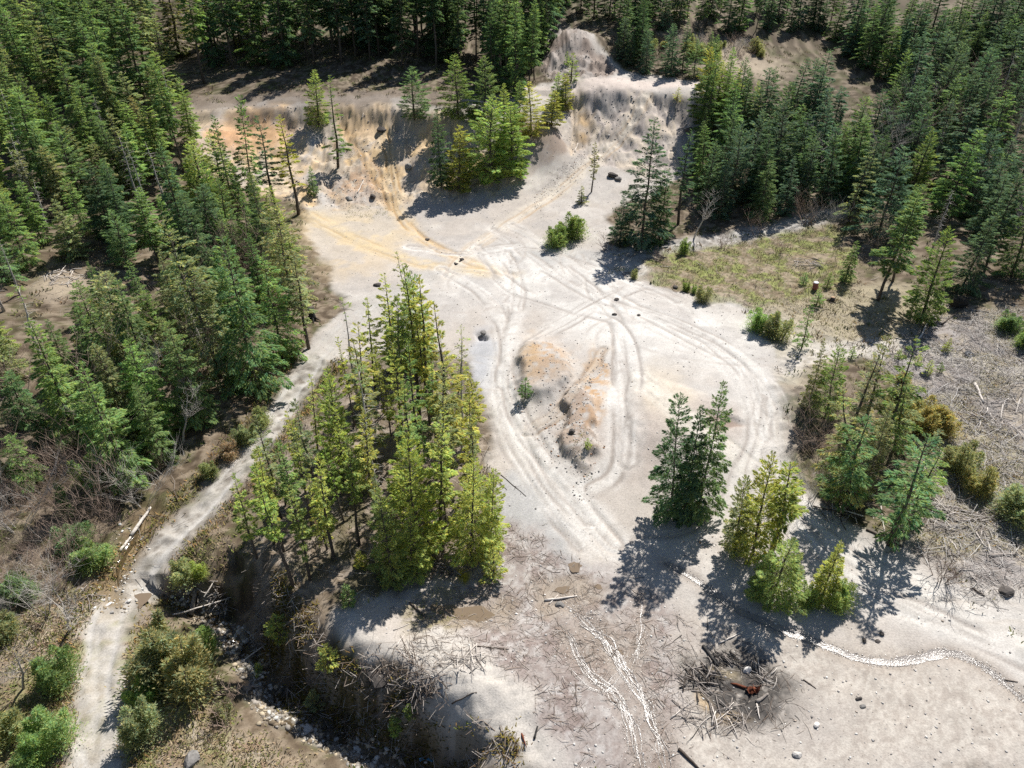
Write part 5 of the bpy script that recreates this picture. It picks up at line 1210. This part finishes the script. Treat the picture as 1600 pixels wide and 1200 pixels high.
heap('brush_heap', 'dead stems under the thicket beside the track', 'brush pile', 1320, 800, 40, 20, 36, (1.0, 3.0), (.02, .06), [W_GREY, W_DARK, W_PALE], 14)

# stump with roots
def stump(u, v, r, h, label, mat=W_DARK, cut=W_CUT):
    x, y, z = ground_at(u, v); o = empty('tree_stump', (x, y, z)); t = Tubes(); rd = random.Random(int(u))
    t.add([(0, 0, -.2), (.02, 0, h * .3), (.03, .02, h)], [r * 1.5, r * 1.05, r], 10)
    for k in range(6):
        a = k * 1.05 + rd.uniform(-.3, .3); t.add([(math.cos(a) * r * .6, math.sin(a) * r * .6, h * .25), (math.cos(a) * r * 1.8, math.sin(a) * r * 1.8, .05), (math.cos(a) * r * 3, math.sin(a) * r * 3, -.15)], [r * .4, r * .25, r * .08], 5, False)
    b = bpy.data.objects.new('stump_body', t.mesh('stump_body', mat)); COL.objects.link(b); b.parent = o
    c = Tubes(); c.add([(.03, .02, h - .02), (.03, .02, h + .012)], [r * .93, r * .9], 10); d = bpy.data.objects.new('cut_face', c.mesh('cut_face', cut)); COL.objects.link(d); d.parent = o
    tag(o, label, 'stump', 'stumps')
stump(488, 498, .38, 1.6, 'tall dark stump beside the road end at the forest corner', W_CHAR, W_DARK)
stump(385, 1075, .32, .5, 'grey stump at the edge of the creek gully', W_GREY)
stump(1300, 470, .3, .5, 'small stump in the dry grass above the slash')
# upturned root plate
x, y, z = ground_at(1495, 482); o = empty('upturned_root', (x, y, z)); t = Tubes(); rd = random.Random(9)
for k in range(26):
    a = rd.uniform(0, 3.14); L = rd.uniform(.8, 1.6); t.add([(0, 0, .5), (math.cos(a) * L * .6, rd.uniform(-.2, .2), .5 + math.sin(a) * L * .6), (math.cos(a) * L, rd.uniform(-.4, .4), .4 + math.sin(a) * L)], [.22, .1, .03], 5, False)
b = bpy.data.objects.new('roots', t.mesh('roots', W_CHAR)); COL.objects.link(b); b.parent = o
me_ = rock_mesh(99); me_.materials.append(mat_new('root_soil', (.035, .028, .022), .95, (5, .4), (10, .6))); b = bpy.data.objects.new('soil_plate', me_); COL.objects.link(b); b.parent = o; b.location = (0, .1, .7); b.scale = (1.4, .45, 1.0)
tag(o, 'black upturned root plate above the slash with fallen trunks', 'root')

# ------------------------------------------------------------------ man-made bits
M_RUST = mat_new('orange_rust', tuple(srgb(150, 86, 60) * .36), .8, (9, .35), (20, .5)); M_RED = mat_new('faded_red_paint', tuple(srgb(176, 112, 102) * .55), .6, (6, .2)); M_LID = mat_new('pale_lid', (.6, .6, .62), .4)
M_RUBBER = mat_new('tyre_rubber', (.045, .047, .052), .75, (10, .3)); M_RIM = mat_new('rim_steel', (.2, .2, .21), .5); M_BLUE = mat_new('blue_plastic', tuple(srgb(110, 180, 216) * .7), .45, (5, .15))
x, y, z = ground_at(1168, 1080); o = empty('rusty_scrap', (x, y, z))
rd = random.Random(3)
def sheet(name, n, sx, sy, seed, mat, amp=.12):
    rr = random.Random(seed); v = []; f = []
    for j in range(n + 1):
        for i in range(n + 1):
            v.append(((i / n - .5) * sx + rr.uniform(-.04, .04), (j / n - .5) * sy + rr.uniform(-.04, .04), amp * (math.sin(i * 2.1 + seed) + math.cos(j * 1.7)) * .5 + rr.uniform(0, amp)))
    for j in range(n):
        for i in range(n): f.append((j * (n + 1) + i, j * (n + 1) + i + 1, (j + 1) * (n + 1) + i + 1, (j + 1) * (n + 1) + i))
    ob = mesh_obj(name, v, f, mat, smooth=False); md = ob.modifiers.new('s', 'SOLIDIFY'); md.thickness = .02
    return ob
b = sheet('crumpled_panel', 5, .7, .55, 1, M_RUST, .2); b.parent = o; b.location = (.15, -.05, .12); b.rotation_euler = (.2, .3, .4)
b = sheet('crumpled_panel', 4, .45, .5, 5, M_RUST, .18); b.parent = o; b.location = (.62, .05, .14); b.rotation_euler = (-.3, .2, 1.1)
t = Tubes(); t.add([(-1.05, .55, .08), (-.7, .42, .16), (-.3, .25, .13), (.05, .1, .2)], [.05, .09, .11, .06], 6); b = bpy.data.objects.new('bent_strut', t.mesh('bent_strut', M_RUST)); COL.objects.link(b); b.parent = o
tag(o, 'bright orange rusted scrap metal lying in the burnt ring', 'scrap metal')
x, y, z = ground_at(818, 1158); o = empty('rusty_scrap', (x, y, z)); t = Tubes()
t.add([(-.12, .5, .06), (-.05, .25, .12), (.02, 0, .1), (.12, -.25, .06), (.2, -.45, .05)], [.05, .08, .05, .04, .02], 6); b = bpy.data.objects.new('bent_strut', t.mesh('bent_strut', M_RUST)); COL.objects.link(b); b.parent = o
t = Tubes(); t.add([(-.1, .3, .1), (.12, .36, .1)], [.03, .015], 5); b = bpy.data.objects.new('bracket', t.mesh('bracket', M_RUST)); COL.objects.link(b); b.parent = o
tag(o, 'small orange rusted strip on the pale floor above the creek', 'scrap metal')
# red oil drum with a pale lid
x, y, z = ground_at(1273, 452); o = empty('oil_drum', (x, y, z)); o.rotation_euler = (.06, -.08, .3); t = Tubes(); S = 1.15
prof = [(0, .29), (.02, .3), (.29, .29), (.30, .31), (.32, .31), (.33, .29), (.58, .29), (.59, .31), (.61, .31), (.62, .29), (.87, .29), (.88, .3), (.9, .3)]
t.add([(0, 0, a * S) for a, r in prof], [r * S for a, r in prof], 20); b = bpy.data.objects.new('drum_body', t.mesh('drum_body', M_RED)); COL.objects.link(b); b.parent = o
t = Tubes(); t.add([(0, 0, .9 * S), (0, 0, .915 * S)], [.285 * S, .28 * S], 20); t.add([(.14 * S, 0, .91 * S), (.14 * S, 0, .94 * S)], [.04 * S, .035 * S], 8); b = bpy.data.objects.new('drum_lid', t.mesh('drum_lid', M_LID)); COL.objects.link(b); b.parent = o
tag(o, 'faded red oil drum with pale lid in the dry grass above the thicket', 'drum')
# old tyre lying in the slash
x, y, z = ground_at(1514, 556); o = empty('old_tyre', (x, y, z + .14)); o.rotation_euler = (.35, .1, 0)
def ring(R_, prof_, seg=28):
    v, f = [], []; m_ = len(prof_)
    for i in range(seg):
        a = 2 * math.pi * i / seg
        for dr_, dz_ in prof_: v.append(((R_ + dr_) * math.cos(a), (R_ + dr_) * math.sin(a), dz_))
    for i in range(seg):
        for k in range(m_): f.append((i * m_ + k, ((i + 1) % seg) * m_ + k, ((i + 1) % seg) * m_ + (k + 1) % m_, i * m_ + (k + 1) % m_))
    return v, f
v_, f_ = ring(.42, [(.16 * math.cos(t_ * .628) * (1.0 if math.cos(t_ * .628) > 0 else .8), .14 * math.sin(t_ * .628)) for t_ in range(10)])
mesh_obj('tyre', v_, f_, M_RUBBER, o, smooth=True); v_, f_ = ring(.26, [(.03, .08), (.03, -.08), (-.03, -.05), (-.08, 0), (-.03, .05)]); mesh_obj('rim', v_, f_, M_RIM, o, smooth=True)
tag(o, 'old grey tyre lying in the upper slash', 'tyre')
# two blue plastic pieces by the creek
for i, (u, v, r, lab) in enumerate([(661, 1187, .5, 'blue plastic scrap by the creek, left piece'), (672, 1188, -.5, 'blue plastic scrap by the creek, right piece')]):
    x, y, z = ground_at(u, v); b = sheet('plastic_scrap', 3, .5, .22, i + 11, M_BLUE, .06); b.location = (x, y, z + .12); b.rotation_euler = (.1, 0, r); tag(b, lab, 'scrap', 'blue plastic scraps')

# ------------------------------------------------------------------ water
def water_material(name, deep, rough, bump, scale, transp=.0):
    m = bpy.data.materials.new(name); m.use_nodes = True; nt = m.node_tree; b = nt.nodes['Principled BSDF']; N = nt.nodes.new; L = nt.links.new
    b.inputs['Base Color'].default_value = (*deep, 1); b.inputs['Roughness'].default_value = rough; b.inputs['IOR'].default_value = 1.33; b.inputs['Specular IOR Level'].default_value = .5
    geo = N('ShaderNodeNewGeometry'); n = N('ShaderNodeTexNoise'); n.inputs['Scale'].default_value = scale; n.inputs['Detail'].default_value = 3; L(geo.outputs['Position'], n.inputs['Vector'])
    bp = N('ShaderNodeBump'); bp.inputs['Strength'].default_value = bump; bp.inputs['Distance'].default_value = .05; L(n.outputs[0], bp.inputs['Height']); L(bp.outputs[0], b.inputs['Normal'])
    if transp: b.inputs['Alpha'].default_value = 1 - transp
    return m
M_BROOK = water_material('rippling_water', tuple(srgb(158, 150, 144) * .6), .21, .7, 9.0); M_POOL = water_material('brown_water', tuple(srgb(150, 132, 112) * .5), .06, .06, 2.0); M_CREEK = water_material('creek_water', tuple(srgb(104, 88, 62) * .55), .12, .3, 5.0, .25)
def ribbon(name, pts, w0, mat, label, lift=.035, ragged=.5, seed=0):
    c = spline(pts, .16); n = len(c); rs = np.random.RandomState(seed); d = np.gradient(c, axis=0); d /= np.linalg.norm(d, axis=1, keepdims=True) + 1e-9; s = np.stack([-d[:, 1], d[:, 0]], 1)
    t_ = np.arange(n) * .16; env = np.clip(np.minimum(np.arange(n), n - 1 - np.arange(n)) / 14, .12, 1)
    wl_ = w0 * env * (1 + ragged * (fbm(t_, t_ * 0, .9, 3, seed) - .5) * 2.4); wr_ = w0 * env * (1 + ragged * (fbm(t_, t_ * 0 + 5, .9, 3, seed + 9) - .5) * 2.4)
    zc = height(c[:, 0], c[:, 1]); k = np.ones(9) / 9; zc = np.convolve(np.pad(zc, 4, mode='edge'), k, 'valid'); V = []; F = []
    for i in range(n):
        for j in range(5):
            f = (j - 2) / 2; w = wl_[i] if f < 0 else wr_[i]; p = c[i] + s[i] * f * w; V.append((p[0], p[1], max(zc[i], float(height(p[0], p[1]))) + lift - .03 * abs(f)))
    for i in range(n - 1):
        for j in range(4): F.append((i * 5 + j, i * 5 + j + 1, i * 5 + j + 6, i * 5 + j + 5))
    o = mesh_obj(name, V, F, mat, smooth=True); tag(o, label, None, None, 'structure'); return o
def pool(name, u, v, ru, rv, mat, label, seed=0, lift=.02, rot=0):
    x, y, z = ground_at(u, v); sx = abs(ground_at(u + ru, v)[0] - x); sy = abs(ground_at(u, v - rv)[1] - y); rd = random.Random(seed); ph = [rd.uniform(0, 6.28) for _ in range(4)]; V = [(0, 0, 0)]; n = 40
    ring_ = []
    for i in range(n):
        a = 2 * math.pi * i / n; r = 1 + .16 * math.sin(2 * a + ph[0]) + .12 * math.sin(3 * a + ph[1]) + .07 * math.sin(5 * a + ph[2]) + .04 * math.sin(9 * a + ph[3]); ring_.append((math.cos(a + rot) * r * sx, math.sin(a + rot) * r * sy))
    zz = float(np.mean([height(x + p[0] * .8, y + p[1] * .8) for p in ring_])) + lift
    V += [(p[0], p[1], 0) for p in ring_]; F = [(0, i + 1, (i + 1) % n + 1) for i in range(n)]
    o = mesh_obj(name, V, F, mat); o.location = (x, y, zz); tag(o, label, None, None, 'structure'); return o
def braid(name, pts, n, w, spread, mat, label, seed):
    """a shallow flow: several wandering strands in one sheet of water"""
    c0 = spline(pts, .16); rs = np.random.RandomState(seed); V = []; F = []
    d = np.gradient(c0, axis=0); d /= np.linalg.norm(d, axis=1, keepdims=True) + 1e-9; s = np.stack([-d[:, 1], d[:, 0]], 1); N_ = len(c0); t_ = np.arange(N_) * .16
    for q in range(n):
        a = 0 if q == 0 else rs.randint(0, int(N_ * .7)); b = N_ if q == 0 else min(N_, a + rs.randint(int(N_ * .12) + 4, int(N_ * .45) + 8))
        if b - a < 5: continue
        off = spread * (fbm(t_ * 1.0, t_ * 0 + q * 7.7, .35, 3, seed + q) - .5) * 3.0 * (1 if q else .35); ww = w * rs.uniform(.35, 1.0) * (1 if q else 1.1)
        base = len(V); m = b - a
        for i in range(a, b):
            env = min(1, (i - a + .3) / 8, (b - 1 - i + .3) / 8)
            l = ww * env * (.25 + 1.5 * vnoise(np.array([t_[i] * 1.9]), np.array([q * 3.1]), seed)[0]); r = ww * env * (.25 + 1.5 * vnoise(np.array([t_[i] * 1.9]), np.array([q * 3.1 + 50]), seed)[0])
            for f in (-l, 0, r):
                p = c0[i] + s[i] * (off[i] + f); V.append((p[0], p[1], float(height(p[0], p[1])) + .014 + .0015 * q))
        for i in range(m - 1):
            for k in range(2): F.append((base + i * 3 + k, base + i * 3 + k + 1, base + i * 3 + k + 4, base + i * 3 + k + 3))
    o = mesh_obj(name, V, F, mat, smooth=True); tag(o, label, None, None, 'structure'); return o
braid('brook_water', BROOK, 18, .24, .14, M_BROOK, 'glittering shallow brook winding across the lower flat', 1)
braid('seep_water', RUN_A, 26, .065, .6, M_BROOK, 'glittering trickle down the damp lower floor, longer one', 2)
braid('seep_water', RUN_B, 20, .06, .55, M_BROOK, 'glittering trickle left of the longer one', 3)
braid('seep_water', RUN_C, 8, .045, .5, M_BROOK, 'thin glittering seep above the burnt ring', 4)
braid('seep_water', [(975,1050),(950,1075),(920,1070),(890,1040)], 7, .045, .45, M_BROOK, 'short seep joining the two trickles', 6)
def film(name, runs, n, size, spread, label, seed):
    """wet patches glinting between the pebbles along a run"""
    rs = np.random.RandomState(seed); c = np.vstack([spline(p_, .16) for p_ in runs]); i = rs.randint(1, len(c) - 1, n); d = c[np.minimum(i + 1, len(c) - 1)] - c[i - 1]; a = np.arctan2(d[:, 1], d[:, 0]) + rs.normal(0, .35, n)
    x = c[i, 0] + rs.normal(0, spread, n); y = c[i, 1] + rs.normal(0, spread, n); z = height(x, y) + .022; L = size * rs.uniform(.3, 1.6, n); w = L * rs.uniform(.25, .6, n); V = []
    for k in range(6):
        t_ = k * 1.047; q = rs.uniform(.5, 1.2, n); px, py = np.cos(t_) * L * q, np.sin(t_) * w * q; V.append(np.stack([x + px * np.cos(a) - py * np.sin(a), y + px * np.sin(a) + py * np.cos(a), z + rs.uniform(-.004, .012, n)], 1))
    bulk(name, np.stack(V, 1), np.array([(0, 1, 2, 3, 4, 5)]), 6, M_BROOK, 'stuff', label, 'water')
film('wet_glints', [RUN_A, RUN_B, RUN_C, [(880,930),(900,960),(930,985)]], 2600, .04, .55, 'wet glints between pebbles on the damp lower floor', 5)
film('brook_glints', [BROOK], 4200, .055, .2, 'wet glints along the edges of the brook', 6)
ribbon('creek_water', [(240,935),(290,945),(340,975),(390,1030),(435,1085),(520,1140),(610,1182),(690,1208)], .55, M_CREEK, 'shallow creek between pale stones in the gully', seed=5, ragged=.6, lift=.05)
ribbon('ditch_water', [(225,812),(205,850),(185,885),(185,920)], .3, M_CREEK, 'brown water in the roadside ditch', seed=7, ragged=.6)
pool('puddle_water', 208, 940, 34, 15, M_POOL, 'brown puddle across the road at the ford', 1, .05)
pool('puddle_water', 899, 885, 11, 9, M_POOL, 'small tan puddle alone on the grey gravel', 2)
pool('puddle_water', 735, 965, 38, 17, M_POOL, 'large brown puddle below the grove', 3)
pool('puddle_water', 690, 955, 24, 12, M_POOL, 'olive puddle left of the large brown one', 4)
pool('puddle_water', 935, 917, 6, 4, M_POOL, 'tiny puddle by the pale log in the mud', 5)
pool('puddle_water', 880, 922, 14, 5, M_POOL, 'reddish shallow puddle behind the pale log', 6)
pool('puddle_water', 970, 1020, 4, 5, M_POOL, 'tiny round puddle between the trickles', 7)
pool('creek_pool', 445, 1135, 16, 11, M_CREEK, 'brown still pool at the creek bend', 8, .06)
